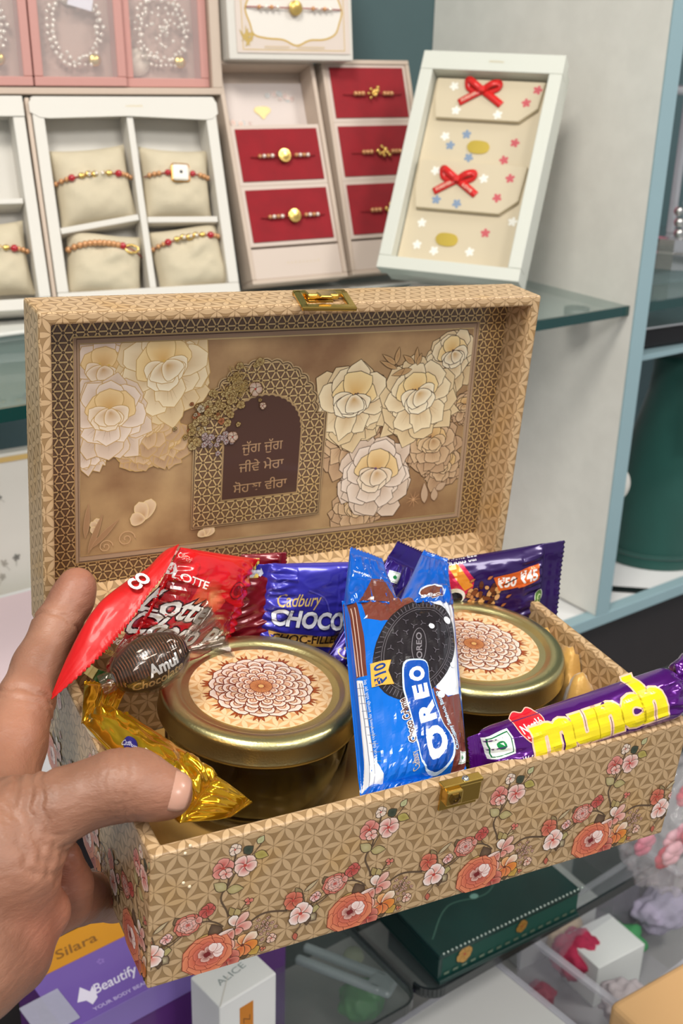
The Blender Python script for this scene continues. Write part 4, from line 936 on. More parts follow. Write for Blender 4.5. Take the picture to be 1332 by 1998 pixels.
thumb = [((0.01215, 0.01611, 0.0155), .0100), ((0.00697, 0.01873, 0.0165), .0114), ((0.00069, 0.02453, 0.0175), .0136), ((-0.00647, 0.02676, 0.0165), .0140), ((-0.01832, 0.02928, 0.013), .0130), ((-0.02951, 0.02994, 0.01), .0146), ((-0.04278, 0.03437, 0.004), .0172), ((-0.06323, 0.03384, -0.01), .022)]
index = [((0.01097, 0.15, 0.04124), .0096), ((0.00765, 0.147, 0.03628), .0102), ((-0.00191, 0.139, 0.02757), .0109), ((-0.01442, 0.124, 0.01663), .0116), ((-0.02438, 0.108, 0.00851), .0130), ((-0.03359, 0.092, -0.00037), .0148), ((-0.04419, 0.072, -0.00809), .0165), ((-0.05759, 0.055, -0.01828), .018)]
middle = [((-0.053, 0.05, -0.03741), .016), ((-0.03295, 0.045, -0.04871), .0120), ((-0.01615, 0.05, -0.05868), .0115), ((0.00686, 0.07046, -0.0835), .0110), ((0.02521, 0.06646, -0.083), .0100), ((0.04114, 0.06778, -0.083), .009)]
ringf = [((-0.05739, 0.04, -0.04665), .015), ((-0.03306, 0.055, -0.06407), .010), ((0.00108, 0.08669, -0.094), .0095), ((0.02962, 0.07956, -0.086), .009)]
little = [((-0.06161, 0.03, -0.05267), .014), ((-0.03431, 0.06, -0.07253), .0090), ((-0.00074, 0.09858, -0.102), .0085), ((0.0256, 0.09125, -0.088), .008)]
palm = [((-0.04976, 0.022, -0.00705), .020), ((-0.05019, 0.018, -0.02821), .017), ((-0.05629, 0.01, -0.0365), .0190), ((-0.06915, 0.002, -0.03408), .0205), ((-0.09366, -0.01, -0.03049), .026), ((-0.12075, -0.02, -0.03832), .028)]
back = [((-0.06378, 0.03091, -0.01), .021), ((-0.08338, 0.02, -0.02233), .028), ((-0.1073, 0.0, -0.02003), .030), ((-0.13351, -0.03, -0.01449), .029)]
web = [((-0.04491, 0.035, -0.00617), .013), ((-0.04686, 0.055, -0.00805), .014)]
bulge = [((-0.02627, 0.034, -0.0195), .0080), ((-0.02403, 0.034, -0.03466), .0098), ((-0.02475, 0.034, -0.04473), .0100), ((-0.03226, 0.03, -0.04703), .0085)]
bulge2 = [((-0.04381, 0.016, -0.01811), .0100), ((-0.03789, 0.018, -0.03058), .0098), ((-0.04423, 0.014, -0.03603), .0110)]
chains = [(thumb, .004), (index, .004), (middle, .003), (ringf, .003), (little, .003), (palm, .010), (back, .02), (web, .012), (bulge, .0022), (bulge2, .0022)]
def hand_mesh():
    h = .0014; pts = [p for c, _ in chains for p, _ in c]
    lo = np.array(pts).min(0)-.03; hi = np.array(pts).max(0)+.03; lo[1] = max(lo[1], -.07); lo[2] = max(lo[2], -.17); lo[0] = max(lo[0], -.16)
    n = np.ceil((hi-lo)/h).astype(int); X = np.stack(np.meshgrid(*[lo[i]+h*np.arange(n[i]) for i in range(3)], indexing='ij'), -1).astype('f4')
    Fd = None
    for ch, k in chains:
        d = None
        for (a, ra), (b, rb) in zip(ch[:-1], ch[1:]):
            q = cone_sdf(X, np.array(a, 'f4'), np.array(b, 'f4'), ra, rb); d = q if d is None else smin(d, q, .004)
        Fd = d if Fd is None else smin(Fd, d, k)
    Fd[0], Fd[-1], Fd[:, 0], Fd[:, -1], Fd[:, :, 0], Fd[:, :, -1] = (1,)*6
    return surface_nets(Fd, lo, h)
V, Q = hand_mesh()
# wrinkles: shallow grooves across the joints
def groove(V, c, ax, wd, dep, R_):
    d = (V-np.array(c))@np.array(ax); r = np.linalg.norm(V-np.array(c), axis=1)
    return dep*np.exp(-(d/wd)**2)*(r < R_)
M_skin = bpy.data.materials.new('skin'); M_skin.use_nodes = True
def skin():
    nt = M_skin.node_tree; N = nt.nodes; Lk = nt.links.new; b = N['Principled BSDF']
    b.inputs['Roughness'].default_value = .48; b.inputs['Subsurface Weight'].default_value = .18; b.inputs['Subsurface Radius'].default_value = (.008, .003, .0015); b.inputs['Subsurface Scale'].default_value = 1
    tc = N.new('ShaderNodeTexCoord')
    n = N.new('ShaderNodeTexNoise'); n.inputs['Scale'].default_value = 28; n.inputs['Detail'].default_value = 6; Lk(tc.outputs['Object'], n.inputs['Vector'])
    cr = N.new('ShaderNodeValToRGB'); Lk(n.outputs[0], cr.inputs[0]); e = cr.color_ramp.elements
    e[0].position = .3; e[0].color = (*lin((128, 88, 68)), 1); e[1].position = .7; e[1].color = (*lin((168, 122, 98)), 1)
    q = e.new(.5); q.color = (*lin((150, 105, 83)), 1)
    at = N.new('ShaderNodeAttribute'); at.attribute_name = 'Col'
    mx = N.new('ShaderNodeMix'); mx.data_type = 'RGBA'; mx.blend_type = 'MULTIPLY'; mx.inputs[0].default_value = 1
    Lk(cr.outputs[0], mx.inputs[6]); Lk(at.outputs['Color'], mx.inputs[7]); Lk(mx.outputs[2], b.inputs['Base Color'])
    mp = N.new('ShaderNodeMapping'); mp.inputs['Scale'].default_value = (1, 1, 2.6); mp.inputs['Rotation'].default_value = (.3, .5, .5); Lk(tc.outputs['Object'], mp.inputs[0])
    w1 = N.new('ShaderNodeTexVoronoi'); w1.feature = 'DISTANCE_TO_EDGE'; w1.inputs['Scale'].default_value = 420; Lk(mp.outputs[0], w1.inputs['Vector'])
    n2 = N.new('ShaderNodeTexNoise'); n2.inputs['Scale'].default_value = 160; n2.inputs['Detail'].default_value = 8; Lk(mp.outputs[0], n2.inputs['Vector'])
    w2 = N.new('ShaderNodeTexWave'); w2.bands_direction = 'Z'; w2.inputs['Scale'].default_value = 22; w2.inputs['Distortion'].default_value = 9; w2.inputs['Detail'].default_value = 4; w2.inputs['Detail Scale'].default_value = 2.5; Lk(mp.outputs[0], w2.inputs['Vector'])
    b1 = N.new('ShaderNodeBump'); b1.inputs['Strength'].default_value = .22; b1.inputs['Distance'].default_value = .0006; Lk(w1.outputs[0], b1.inputs['Height'])
    b2 = N.new('ShaderNodeBump'); b2.inputs['Strength'].default_value = .34; b2.inputs['Distance'].default_value = .0008; Lk(n2.outputs[0], b2.inputs['Height']); Lk(b1.outputs[0], b2.inputs['Normal'])
    b3 = N.new('ShaderNodeBump'); b3.inputs['Strength'].default_value = .10; b3.inputs['Distance'].default_value = .0012; Lk(w2.outputs[0], b3.inputs['Height']); Lk(b2.outputs[0], b3.inputs['Normal'])
    Lk(b3.outputs[0], b.inputs['Normal'])
skin()
hand = thing('hand', 'bare left hand coming from the left edge, thumb pressing the gift box rim', 'hand', mw=BM)
def build_hand():
    me = bpy.data.meshes.new('skin_surface'); me.from_pydata(V.tolist(), [], Q.tolist()); me.update()
    bm = bmesh.new(); bm.from_mesh(me)
    for _ in range(3): bmesh.ops.smooth_vert(bm, verts=bm.verts, factor=.5, use_axis_x=True, use_axis_y=True, use_axis_z=True)
    bmesh.ops.recalc_face_normals(bm, faces=bm.faces); bm.to_mesh(me); bm.free()
    n = len(me.vertices); co = np.empty(n*3, 'f'); me.vertices.foreach_get('co', co); co = co.reshape(-1, 3)
    no = np.empty(n*3, 'f'); me.vertex_normals.foreach_get('vector', no); no = no.reshape(-1, 3)
    dis = np.zeros(n)
    def cut(p, q, wd, dep, R_):
        p = np.array(p); q = np.array(q); ax = (q-p)/np.linalg.norm(q-p); nonlocal dis
        d = (co-p)@ax; r = np.linalg.norm(co-p, axis=1); dis -= 1.5*dep*np.exp(-((d+.0008*np.sin(co[:, 2]*900))/wd)**2)*(r < R_)
    for o_, dep in ((-.0035, .0005), (0, .0007), (.003, .0005), (.006, .0003)):
        a, b = np.array(thumb[2][0]), np.array(thumb[3][0]); ax = (b-a)/np.linalg.norm(b-a); cut(a+ax*(o_+.004), a+ax*(o_+.014), .0007, dep*.6, .02)
    a, b = np.array(index[2][0]), np.array(index[3][0]); cut(a, b, .0011, .0007, .02)
    a, b = np.array(index[4][0]), np.array(index[5][0]); cut(a, b, .0012, .0009, .022); cut(a+(b-a)*.25, b, .001, .0004, .022)
    a, b = np.array(thumb[5][0]), np.array(thumb[6][0])
    for k in (0, .3, .62): cut(a+(b-a)*k, b+(b-a)*.1, .0012, .0007, .03)
    rg = np.random.default_rng(3)
    for k in range(14):
        a = np.array(thumb[5+k % 2][0]); b = np.array(thumb[6][0] if k % 2 == 0 else thumb[7][0]); t_ = rg.uniform(-.2, 1); c0 = a+(b-a)*t_; c1 = c0+(b-a)+rg.normal(0, .006, 3); cut(c0, c1, .0009, .0003, .022)
    co2 = co+no*dis[:, None]; me.vertices.foreach_set('co', co2.astype('f').ravel())
    col = np.ones((n, 4), 'f')       # redder finger pads and palm creases, paler thenar skin
    def tint(p, R_, c):
        w_ = np.exp(-(np.linalg.norm(co-np.array(p), axis=1)/R_)**2)[:, None]; col[:, :3] = col[:, :3]*(1-w_)+col[:, :3]*np.array(c)*w_
    tint(thumb[0][0], .012, (1.12, .96, .92)); tint(index[0][0], .016, (1.05, .88, .9)); tint(index[5][0], .03, (1.06, .94, .92))
    for c in (bulge[0][0], bulge2[0][0], bulge2[2][0], palm[2][0]): tint(c, .018, (1.06, .86, .84))
    tint(thumb[6][0], .04, (.95, .95, .94))
    at = me.color_attributes.new('Col', 'FLOAT_COLOR', 'POINT'); at.data.foreach_set('color', col.ravel())
    me.materials.append(M_skin); me.polygons.foreach_set('use_smooth', [True]*len(me.polygons)); me.update()
    return link(bpy.data.objects.new('skin_surface', me), hand)
build_hand()
# thumb nail: curved plate on the far side of the tip
tip = Vector(thumb[0][0]); ax = (tip-Vector(thumb[1][0])).normalized()
eye = (Vector((0.01085, 0.00329, 0.03))-Vector((0.01999, 0.02746, 0.01))).normalized()
nz = (-eye*.9 if eye.y > 0 else eye*.9)+Vector((0, .1, .35)); nz = (nz-ax*nz.dot(ax)).normalized(); ny = nz.cross(ax)
vs = []; fs = []
for i in range(17):
    for j in range(13):
        s_ = i/16; a = (j/12-.5)*2*.92
        x = -.0062+.0148*s_; xx = max(0, x)/.0112; rr = .01035*(1-xx**2.6)**.5+.0005*s_
        vs.append(tip+ax*(x*(1-.12*abs(a)**2.2))+(nz*math.cos(a)+ny*math.sin(a))*rr)
for i in range(16):
    for j in range(12): a = i*13+j; fs.append((a, a+1, a+14, a+13))
o = mesh('thumb_nail', vs, fs, mat('nail', (196, 144, 124), .32, coat=.2, sss=.2), hand, None, True)
md = o.modifiers.new('s', 'SOLIDIFY'); md.thickness = .0005; md.offset = 1
# ---------------------------------------------------------------- display boxes standing on the glass shelf
M_card = mat('white_card', (212, 208, 200), .5); M_cream = mat('cream_card', (198, 180, 164), .55); M_ivory = mat('ivory_card', (212, 214, 204), .45)
M_linen = mat('cream_linen', (206, 194, 168), .85, noise_amt=.05, noise_scale=50, bump=.3, bump_scale=900)
M_velvet = mat('red_velvet', (146, 4, 24), .9, noise_amt=.15, noise_scale=60, sheen=.5)
M_bead = mat('amber_bead', (206, 150, 100), .2, .3, coat=.5); M_redbead = mat('ruby_bead', (176, 16, 36), .15, coat=.8); M_goldb = mat('gold_filigree', (226, 190, 110), .25, .9)
M_pearl = mat('pearl_white', (240, 236, 226), .2, coat=.6); M_crystal = mat('crystal', (236, 226, 214), .08, .4, coat=1)
def stand(x, y, zb, yaw, lean):
    """frame of a leaning front: x right, y up along the face, z toward the viewer"""
    return T(x, y, zb) @ R(yaw, 'Z') @ R(90-lean, 'X')
K = .93
def open_box(name, label, cat, w, h, d, m, mw, rim=.006, group=None, inner=None):
    t = thing(name, label, cat, group, mw)
    bm = bmesh.new()
    for lo, hi in (((0, 0, -d), (w, rim, 0)), ((0, h-rim, -d), (w, h, 0)), ((0, rim, -d), (rim, h-rim, 0)), ((w-rim, rim, -d), (w, h-rim, 0))): box_bm(bm, lo, hi, .0009)
    f = from_bm('side_walls', bm, m, t)
    box('back_panel', (.0005, .0005, -d-.0015), (w-.0005, h-.0005, -d), inner or m, t)
    return t
def bead_row(t, pts, r, mats, n_=10):
    """single beads along a line, each its own part"""
    protos = {}
    for i, p in enumerate(pts):
        mm = mats[i % len(mats)]
        if mm.name not in protos:
            o = lathe('bead', [(r*math.sin(PI*k/6)*(1 if 0 < k < 6 else 0), -r*math.cos(PI*k/6)) for k in range(7)], mm, t, T(*p), n_)
            protos[mm.name] = o
        else:
            o = protos[mm.name].copy(); C.objects.link(o); o.parent = t; o.matrix_local = T(*p)
def cushion(label, w, h, tk, mw, group):
    vs = []; fs = []; n = 22
    for side in (1, -1):
        for i in range(n+1):
            for j in range(n+1):
                a, b = 2*i/n-1, 2*j/n-1; px = a*w/2*(1-.10*(1-a*a)*0-.08*(1-abs(b)**2)*abs(a)**6*0-.07*(1-b*b)*abs(a)); py = b*h/2*(1-.07*(1-a*a)*abs(b))
                z = tk*((1-abs(a)**3.2)**.6)*((1-abs(b)**3.2)**.6)+.0012*fbm(a*2, b*2, w*50)*(1-a*a)*(1-b*b)*4
                vs.append((px, py, side*z*(1 if side > 0 else .6)))
    o_ = (n+1)**2
    for i in range(n):
        for j in range(n): a = i*(n+1)+j; fs.append((a, a+n+1, a+n+2, a+1)); fs.append((o_+a, o_+a+1, o_+a+n+2, o_+a+n+1))
    o = mesh('cushion', vs, fs, M_linen, None, None, True); o.matrix_world = mw
    return tag(o, label, 'cushion', group)
def curve_pts(w, tk, n, sag, x0=-1, x1=1):
    return [(w/2*(x0+(x1-x0)*i/(n-1)), sag*(1-(x0+(x1-x0)*i/(n-1))**2), tk*((1-abs(.95*(x0+(x1-x0)*i/(n-1)))**3.2)**.6)+.0006) for i in range(n)]
def rakhi(label, mw, w, tk, kind, sag=0, group='rakhi threads in the display boxes'):
    t = thing('rakhi', label, 'bracelet', group, mw)
    tube('thread', curve_pts(w, tk-.0008, 16, sag), .0006, mat('red_thread', (150, 30, 36), .7), t, n=6)
    P_ = curve_pts(w, tk, 17, sag)
    if kind == 'bar':
        bead_row(t, [p for i, p in enumerate(P_) if i in (0, 1, 2, 14, 15, 16)], .0024, [M_bead]); bead_row(t, [P_[3], P_[13]], .0034, [M_redbead])
        c = P_[8]; bm = bmesh.new()
        for k in range(-2, 3): bmesh.ops.create_uvsphere(bm, u_segments=10, v_segments=6, radius=.0040 if k == 0 else .0032, matrix=T(c[0]+k*.0062, c[1]+(.001 if k % 2 else 0), c[2]) @ S(1, .8, .5))
        o = from_bm('gold_centre', bm, M_goldb, t, smooth=True); o['kind'] = 'stuff'; bead_row(t, [(c[0]-.006, c[1], c[2]+.002), (c[0], c[1], c[2]+.003), (c[0]+.006, c[1], c[2]+.002)], .0018, [M_crystal])
    elif kind == 'dial':
        bead_row(t, [p for i, p in enumerate(P_) if i in (1, 2, 3, 13, 14, 15)], .0024, [M_bead]); bead_row(t, [P_[5], P_[11]], .0030, [M_redbead])
        c = P_[8]; box('dial', (c[0]-.0075, c[1]-.0075, c[2]-.002), (c[0]+.0075, c[1]+.0075, c[2]+.003), M_pearl, t, .0022); box('gold_bezel', (c[0]-.0085, c[1]-.0085, c[2]-.002), (c[0]+.0085, c[1]+.0085, c[2]+.001), M_goldb, t, .0025)
        lathe('bead', [(0, -.0016), (.0016, 0), (0, .0016)], mat('dark_stone', (40, 40, 44), .1), t, T(c[0], c[1], c[2]+.0032), 8)
    elif kind == 'beads':
        bead_row(t, [p for i, p in enumerate(P_) if i < 11], .0030, [M_bead]); bead_row(t, [P_[11]], .0034, [M_redbead]); c = P_[13]
        tube('gold_loop', [(c[0]+.006*math.cos(a), c[1]+.0035*math.sin(a), c[2]+.001) for a in [2*PI*k/16 for k in range(16)]], .0011, M_goldb, t, closed=True)
    elif kind == 'coin':
        bead_row(t, [p for i, p in enumerate(P_) if i in (2, 3, 4, 5, 11, 12, 13, 14)], .0021, [M_bead, M_crystal])
        c = P_[8]; lathe('gold_medallion', [(0, .0022), (.004, .0020), (.0058, .0014), (.0066, .0016), (.0070, 0), (0, -.001)], M_goldb, t, T(*c), 20)
    else:
        bead_row(t, [p for i, p in enumerate(P_) if i in (3, 4, 5, 11, 12, 13)], .0024, [M_bead]); c = P_[8]; rn = random.Random(len(label)); bm = bmesh.new()
        for k in range(14): bmesh.ops.create_uvsphere(bm, u_segments=8, v_segments=5, radius=rn.uniform(.0014, .0024), matrix=T(c[0]+rn.gauss(0, .0036), c[1]+rn.gauss(0, .0024), c[2]+.001))
        o = from_bm('stone_cluster', bm, M_goldb, t, smooth=True); o['kind'] = 'stuff'
    return t
# riser that carries them
rs = tag(box('display_riser', (-.05, .935, ZG+.0003), (.81, 1.06, ZG+.0042), mat('pale_riser', (214, 214, 208), .5), None, .002), 'thin pale board on the glass shelf under the rakhi boxes', 'board')
ZR = ZG+.0186
# A: white four-cushion box
wA, hA = .1672, .1823; MA = stand(.3986, .9521, ZR, -12.7, 23.6)
tA = open_box('rakhi_box', 'white four compartment rakhi box with curved top flap, left of the red boxes', 'box', wA, hA, .030, M_card, MA, .010)
box('outer_sleeve', (-.0045, -.001, -.033), (-.0008, hA, -.002), M_cream, tA, .0005)
box('divider', (wA*.515-.003, .010, -.029), (wA*.515+.003, hA-.010, -.0015), M_card, tA, .0008)
def dv(x0, y0, x1, y1): 
    L = math.hypot(x1-x0, y1-y0); box('divider', (0, -.0028, -.029), (L, .0028, -.003), M_card, tA, .0008, T(x0, y0, 0) @ R(math.degrees(math.atan2(y1-y0, x1-x0)), 'Z'))
dv(.011, hA*.355, wA*.515-.004, hA*.41); dv(wA*.515+.004, hA*.395, wA-.011, hA*.385)
bm = bmesh.new(); pr = [(-.002, hA*.925), (.006, hA*.900), (.014, hA*.895), (wA*.5, hA*.905), (wA-.012, hA*.885), (wA-.004, hA*.890), (wA+.0015, hA*.915), (wA+.0015, hA*.97), (wA-.002, hA), (.002, hA), (-.002, hA*.97)]
fv = [bm.verts.new((x, y, .0008)) for x, y in pr]; bk = [bm.verts.new((x, y, -.0006)) for x, y in pr]; bm.faces.new(fv); bm.faces.new(bk[::-1])
for i in range(len(pr)): j = (i+1) % len(pr); bm.faces.new((fv[i], bk[i], bk[j], fv[j]))
from_bm('top_flap', bm, M_card, tA)
M_goldprint = ink('gold_print', .4, .5)
def gold_marks(t, x, y, wd, z, mwid=.0):
    P = Print(); rn = random.Random(int(x*1000))
    for i in range(9): a = x*1000+(i/8-.5)*wd; P.line([(a, y*1000-.9), (a+.5, y*1000+rn.uniform(.1, 1)), (a+1.2, y*1000-.8)], .45, (200, 180, 130))
    P.build('gold_stamp', lambda X_, Y_, Z_: (X_/1000, Y_/1000, z+Z_), M_goldprint, t)
gold_marks(tA, wA*.54, hA*.955, 14, .0009)
GC = 'linen cushions in the four compartment box'
def cus(mwb, x, y, w_, h_, tk, rot, lab, kind, rl, z=-.017, sag=.002, dy=.004, grp=GC):
    m_ = mwb @ T(x, y, z) @ R(rot, 'Z'); cushion(lab, w_, h_, tk, m_, grp)
    return rakhi(rl, m_ @ T(0, dy, 0), w_*.94, tk, kind, sag)
cus(MA, wA*.285, hA*.585, .072, .072, .019, 4, 'linen cushion in the top left compartment of the white box', 'bar', 'rakhi with gold bar and two ruby beads on the top left cushion')
cus(MA, wA*.745, hA*.585, .066, .068, .018, -4, 'linen cushion in the top right compartment of the white box', 'dial', 'rakhi with square pearl dial on the top right cushion')
cus(MA, wA*.285, hA*.19, .070, .062, .021, -9, 'linen cushion in the bottom left compartment of the white box', 'beads', 'amber bead rakhi with gold loop on the bottom left cushion', dy=.010, sag=.006)
cus(MA, wA*.76, hA*.20, .070, .064, .020, 7, 'linen cushion in the bottom right compartment of the white box', 'bar', 'rakhi with flat gold bar on the bottom right cushion', dy=.014, sag=.003)
# B: the same kind of box cut by the left edge of the view
wB, hB = .1454, .1856; MB_ = stand(.2463, .9732, ZR, -12.6, 25.4)
tB = open_box('rakhi_box', 'white rakhi box at the far left edge, partly out of view', 'box', wB, hB, .030, M_card, MB_, .010)
box('top_flap', (.0, hB-.018, .0002), (wB, hB, .0015), M_card, tB, .0006)
box('divider', (.011, hB*.50, -.029), (wB-.011, hB*.50+.005, -.003), M_card, tB, .0008)
cus(MB_, wB*.70, hB*.26, .066, .066, .016, 2, 'linen cushion in the white box at the far left edge', 'bar', 'rakhi with ruby bead on the cushion at the far left edge', grp='linen cushion in the far left box')
# C, D: tall boxes with red velvet windows
def red_box(x, y, yaw, lean, w, h, label, labels, first_card, kinds, side='tall cream box'):
    mw = stand(x, y, ZR, yaw, lean); t = open_box('rakhi_box', label, 'box', w, h, .026, M_cream, mw, .0045)
    box('base_panel', (.0046, .0046, -.024), (w-.0046, .034, -.0015), mat('pale_pink_card', (206, 190, 178), .5), t, .0008)
    y0 = .037; ch = (h-.0045-y0-.004)/3; objs = []
    gold_marks(t, w*.55, .019, 34, -.0013)
    for i in range(3):
        a = y0+i*(ch+.002); b = a+ch
        if i == 2 and first_card:
            box('recess_card', (.0048, a, -.0255), (w-.0048, b-.010, -.0235), mat('floral_card', (214, 202, 196), .55), t)
            P = Print(); rn = random.Random(2)
            for k in range(22):
                q = ((w*1000*.72+rn.gauss(0, 8)), (b-.022)*1000+rn.gauss(0, 3)) if k % 2 else ((w*1000*.2+rn.gauss(0, 7)), (a+.009)*1000+rn.gauss(0, 3))
                P.blossom(q[0], q[1], rn.uniform(2, 3.6), [(180, 150, 140), (150, 160, 160), (206, 170, 150)][k % 3], [(200, 180, 170), (176, 184, 182), (214, 190, 176)][k % 3], (170, 150, 140), 5, rn.random()*6, ow=.2)
            P.shape(smooth_closed([(w*500-9, (a+.019)*1000), (w*500-6, (a+.023)*1000), (w*500+6, (a+.023)*1000), (w*500+9, (a+.019)*1000), (w*500+4, (a+.015)*1000), (w*500, (a+.011)*1000), (w*500-4, (a+.015)*1000)], 3), (226, 200, 120), (214, 186, 100), .3)
            P.build('card_print', lambda X_, Y_, Z_: (X_/1000, Y_/1000, -.0234+Z_), M_ink, t)
            continue
        wi = box('window_frame', (.0047, a-.001, -.012), (w-.0047, b+.001, -.0018), mat('inner_cream', (206, 190, 178), .5), t, .0006)
        box('velvet_pad', (.0085, a+.003, -.0019), (w-.0085, b-.003, -.0006), M_velvet, t, .0005)
        rakhi(labels[i], mw @ T(w/2+.002, (a+b)/2-.002, -.0004), w*.66, .0030, kinds, 0)
    return t
red_box(.5905, .9391, -5.7, 21.9, .1063, .2143, 'tall cream box with floral card above two red velvet windows', ['gold coin rakhi in the lower red velvet window of the left tall box', 'gold coin rakhi in the middle red velvet window of the left tall box', ''], True, 'coin')
red_box(.7040, .9313, -5.6, 20.3, .1042, .2135, 'tall cream box with three red velvet windows beside the ivory box', ['stone cluster rakhi in the lowest red velvet window by the ivory box', 'stone cluster rakhi in the middle red velvet window by the ivory box', 'stone cluster rakhi in the top red velvet window'], False, 'cluster')
# E: ivory gift box with two envelopes and bows, leaning toward the upright
wE, hE = .1392, .2199; zE = ZG+.0392
tag(box('display_riser', (.015, .006, 0), (.100, .040, .0175), M_white, None, .002, T(.6955, .8690, ZG+.0003) @ R(-59.2, 'Z')), 'small white riser block under the leaning ivory box', 'riser')
ME = stand(.6855, .8713, zE, -59.2, 29.5)
tE = thing('envelope_box', 'ivory box with window showing two floral envelopes with red bows', 'box', mw=ME)
bm = bmesh.new(); fr = .0125
for lo, hi in (((0, 0, -.018), (wE, fr, 0)), ((0, hE-fr*1.5, -.018), (wE, hE, 0)), ((0, fr, -.018), (fr, hE-fr*1.5, 0)), ((wE-fr, fr, -.018), (wE, hE-fr*1.5, 0))): box_bm(bm, lo, hi, .0008)
from_bm('lid_frame', bm, M_ivory, tE)
box('lower_tray', (.0025, .0025, -.042), (wE-.0025, hE-.0025, -.0185), M_ivory, tE, .001)
gold_marks(tE, wE*.53, hE-.009, 13, .0003)
M_env = mat('envelope_cream', (208, 194, 166), .5, coat=.1)
bm = bmesh.new(); box_bm(bm, (fr+.001, fr+.001, -.0183), (wE-fr-.001, hE-fr*1.5-.001, -.0150), .0004); from_bm('envelope_back', bm, M_env, tE)
def env(y0, y1, label):
    t = thing('envelope', label, 'envelope', 'floral envelopes in the ivory box', ME)
    pts = [(fr+.004, y1), (wE-fr-.004, y1), (wE-fr-.006, y0+.014), (wE-fr-.022, y0), (fr+.010, y0), (fr+.006, y0+.02)]
    bm = bmesh.new(); f = [bm.verts.new((x, y, -.0095)) for x, y in pts]; b = [bm.verts.new((x, y, -.0146)) for x, y in pts]; bm.faces.new(f); bm.faces.new(b[::-1])
    for i in range(len(pts)): j = (i+1) % len(pts); bm.faces.new((f[i], b[i], b[j], f[j]))
    bmesh.ops.bevel(bm, geom=bm.edges[:], offset=.0005, segments=1, affect='EDGES'); from_bm('flap', bm, M_env, t)
    return t
def flower_marks(t, spots, z):
    P = Print(); rn = random.Random(9)
    for x, y, c in spots:
        cc = [(196, 70, 80), (130, 150, 176), (240, 238, 228)][c]
        for k in range(5): a = 2*PI*k/5+x; P.petal(x, y, a, 4.8, 2.8, cc, cc if c else (206, 96, 104), None, 0, .1, k)
    P.build('flower_print', lambda X_, Y_, Z_: (X_/1000, Y_/1000, z+Z_), M_ink, t)
e1 = env(hE*.715, hE-fr*1.5-.004, 'floral envelope with a red bow, upper one in the ivory box'); e2 = env(hE*.30, hE*.52, 'floral envelope with a red bow, lower one in the ivory box')
w1, h1 = wE*1000, hE*1000
flower_marks(e1, [(w1*.78, h1*.80, 0), (w1*.84, h1*.86, 0), (w1*.25, h1*.86, 2), (w1*.30, h1*.75, 2), (w1*.6, h1*.74, 2)], -.0094)
flower_marks(e2, [(w1*.72, h1*.37, 0), (w1*.78, h1*.46, 0), (w1*.45, h1*.33, 1), (w1*.25, h1*.47, 2), (w1*.30, h1*.34, 1), (w1*.6, h1*.45, 2)], -.0094)
flower_marks(tE, [(w1*.4, h1*.655, 1), (w1*.3, h1*.60, 1), (w1*.75, h1*.63, 0), (w1*.45, h1*.55, 1), (w1*.70, h1*.55, 0), (w1*.25, h1*.64, 2), (w1*.68, h1*.22, 0), (w1*.22, h1*.14, 2), (w1*.35, h1*.12, 2), (w1*.6, h1*.13, 2), (w1*.22, h1*.24, 2), (w1*.85, h1*.28, 2)], -.0149)
def seal(x, y, label):
    pts = smooth_closed([(x+(a)*1.2, y+b*1.25) for a, b in ((-9, 0), (-7, 4), (-2, 5.2), (5, 4.6), (8, 3), (9.5, 0), (7.5, -4), (1, -5.4), (-6, -4.2))], 3) if 1 else smooth_closed([(x-9, y), (x-7, y+4), (x-2, y+5.2), (x+5, y+4.6), (x+8, y+3), (x+9.5, y), (x+7.5, y-4), (x+1, y-5.4), (x-6, y-4.2)], 3)
    bm = bmesh.new(); f = [bm.verts.new((a/1000, b/1000, -.0142)) for a, b in pts]; g = [bm.verts.new((a/1000, b/1000, -.0149)) for a, b in pts]; bm.faces.new(f); bm.faces.new(g[::-1])
    for i in range(len(pts)): j = (i+1) % len(pts); bm.faces.new((f[i], g[i], g[j], f[j]))
    from_bm('gold_seal', bm, mat('gold_sticker', (206, 180, 84), .3, .8), tE)
seal(w1*.50, h1*.600, ''); seal(w1*.42, h1*.175, '')
M_ribbon = mat('red_satin_ribbon', (214, 36, 34), .35, coat=.2)
def bow(x, y, label, flip=1):
    t = thing('ribbon_bow', label, 'bow', 'red bows in the ivory box', ME @ T(x, y, -.0094))
    def strip(name, pts, wd):
        sp = smooth_open(pts, 6); vs = []; fs = []
        for i, p in enumerate(sp):
            a = sp[max(0, i-1)]; b = sp[min(len(sp)-1, i+1)]; d = Vector((b[0]-a[0], b[1]-a[1], 0)).normalized(); n_ = Vector((-d.y, d.x, 0))
            for s_ in (-1, 1): vs.append(Vector(p)+n_*wd/2*s_)
        for i in range(len(sp)-1): fs.append((2*i, 2*i+1, 2*i+3, 2*i+2))
        o = mesh(name, vs, fs, M_ribbon, t, None, True); md = o.modifiers.new('s', 'SOLIDIFY'); md.thickness = .0004
        return o
    for s_ in (-1, 1):
        strip('loop', [(0, 0, .0012), (s_*.008, .005, .0045), (s_*.0155, .0095 if s_ < 0 else .007, .003), (s_*.014, .002, .0012), (s_*.006, -.0005, .0008), (0, 0, .0008)], .0062)
        tl = strip('tail', [(0, 0, .0010), (s_*.008, -.005, .0016), (s_*.021, -.0135, .0008)], .0070)
    P = Print(); P.text('FOREVER', -11.5, -7.6, 4.2, (244, 190, 170), rot=33, bold=.03, width=16)
    if flip > 0: P.text('LOVE', 12, -8, 4.2, (244, 190, 170), rot=-33, bold=.03, width=12)
    P.build('ribbon_lettering', lambda X_, Y_, Z_: (X_/1000, Y_/1000, .0030+Z_), M_print, t)
    box('knot', (-.0028, -.0032, .0008), (.0028, .0032, .0058), M_ribbon, t, .0012)
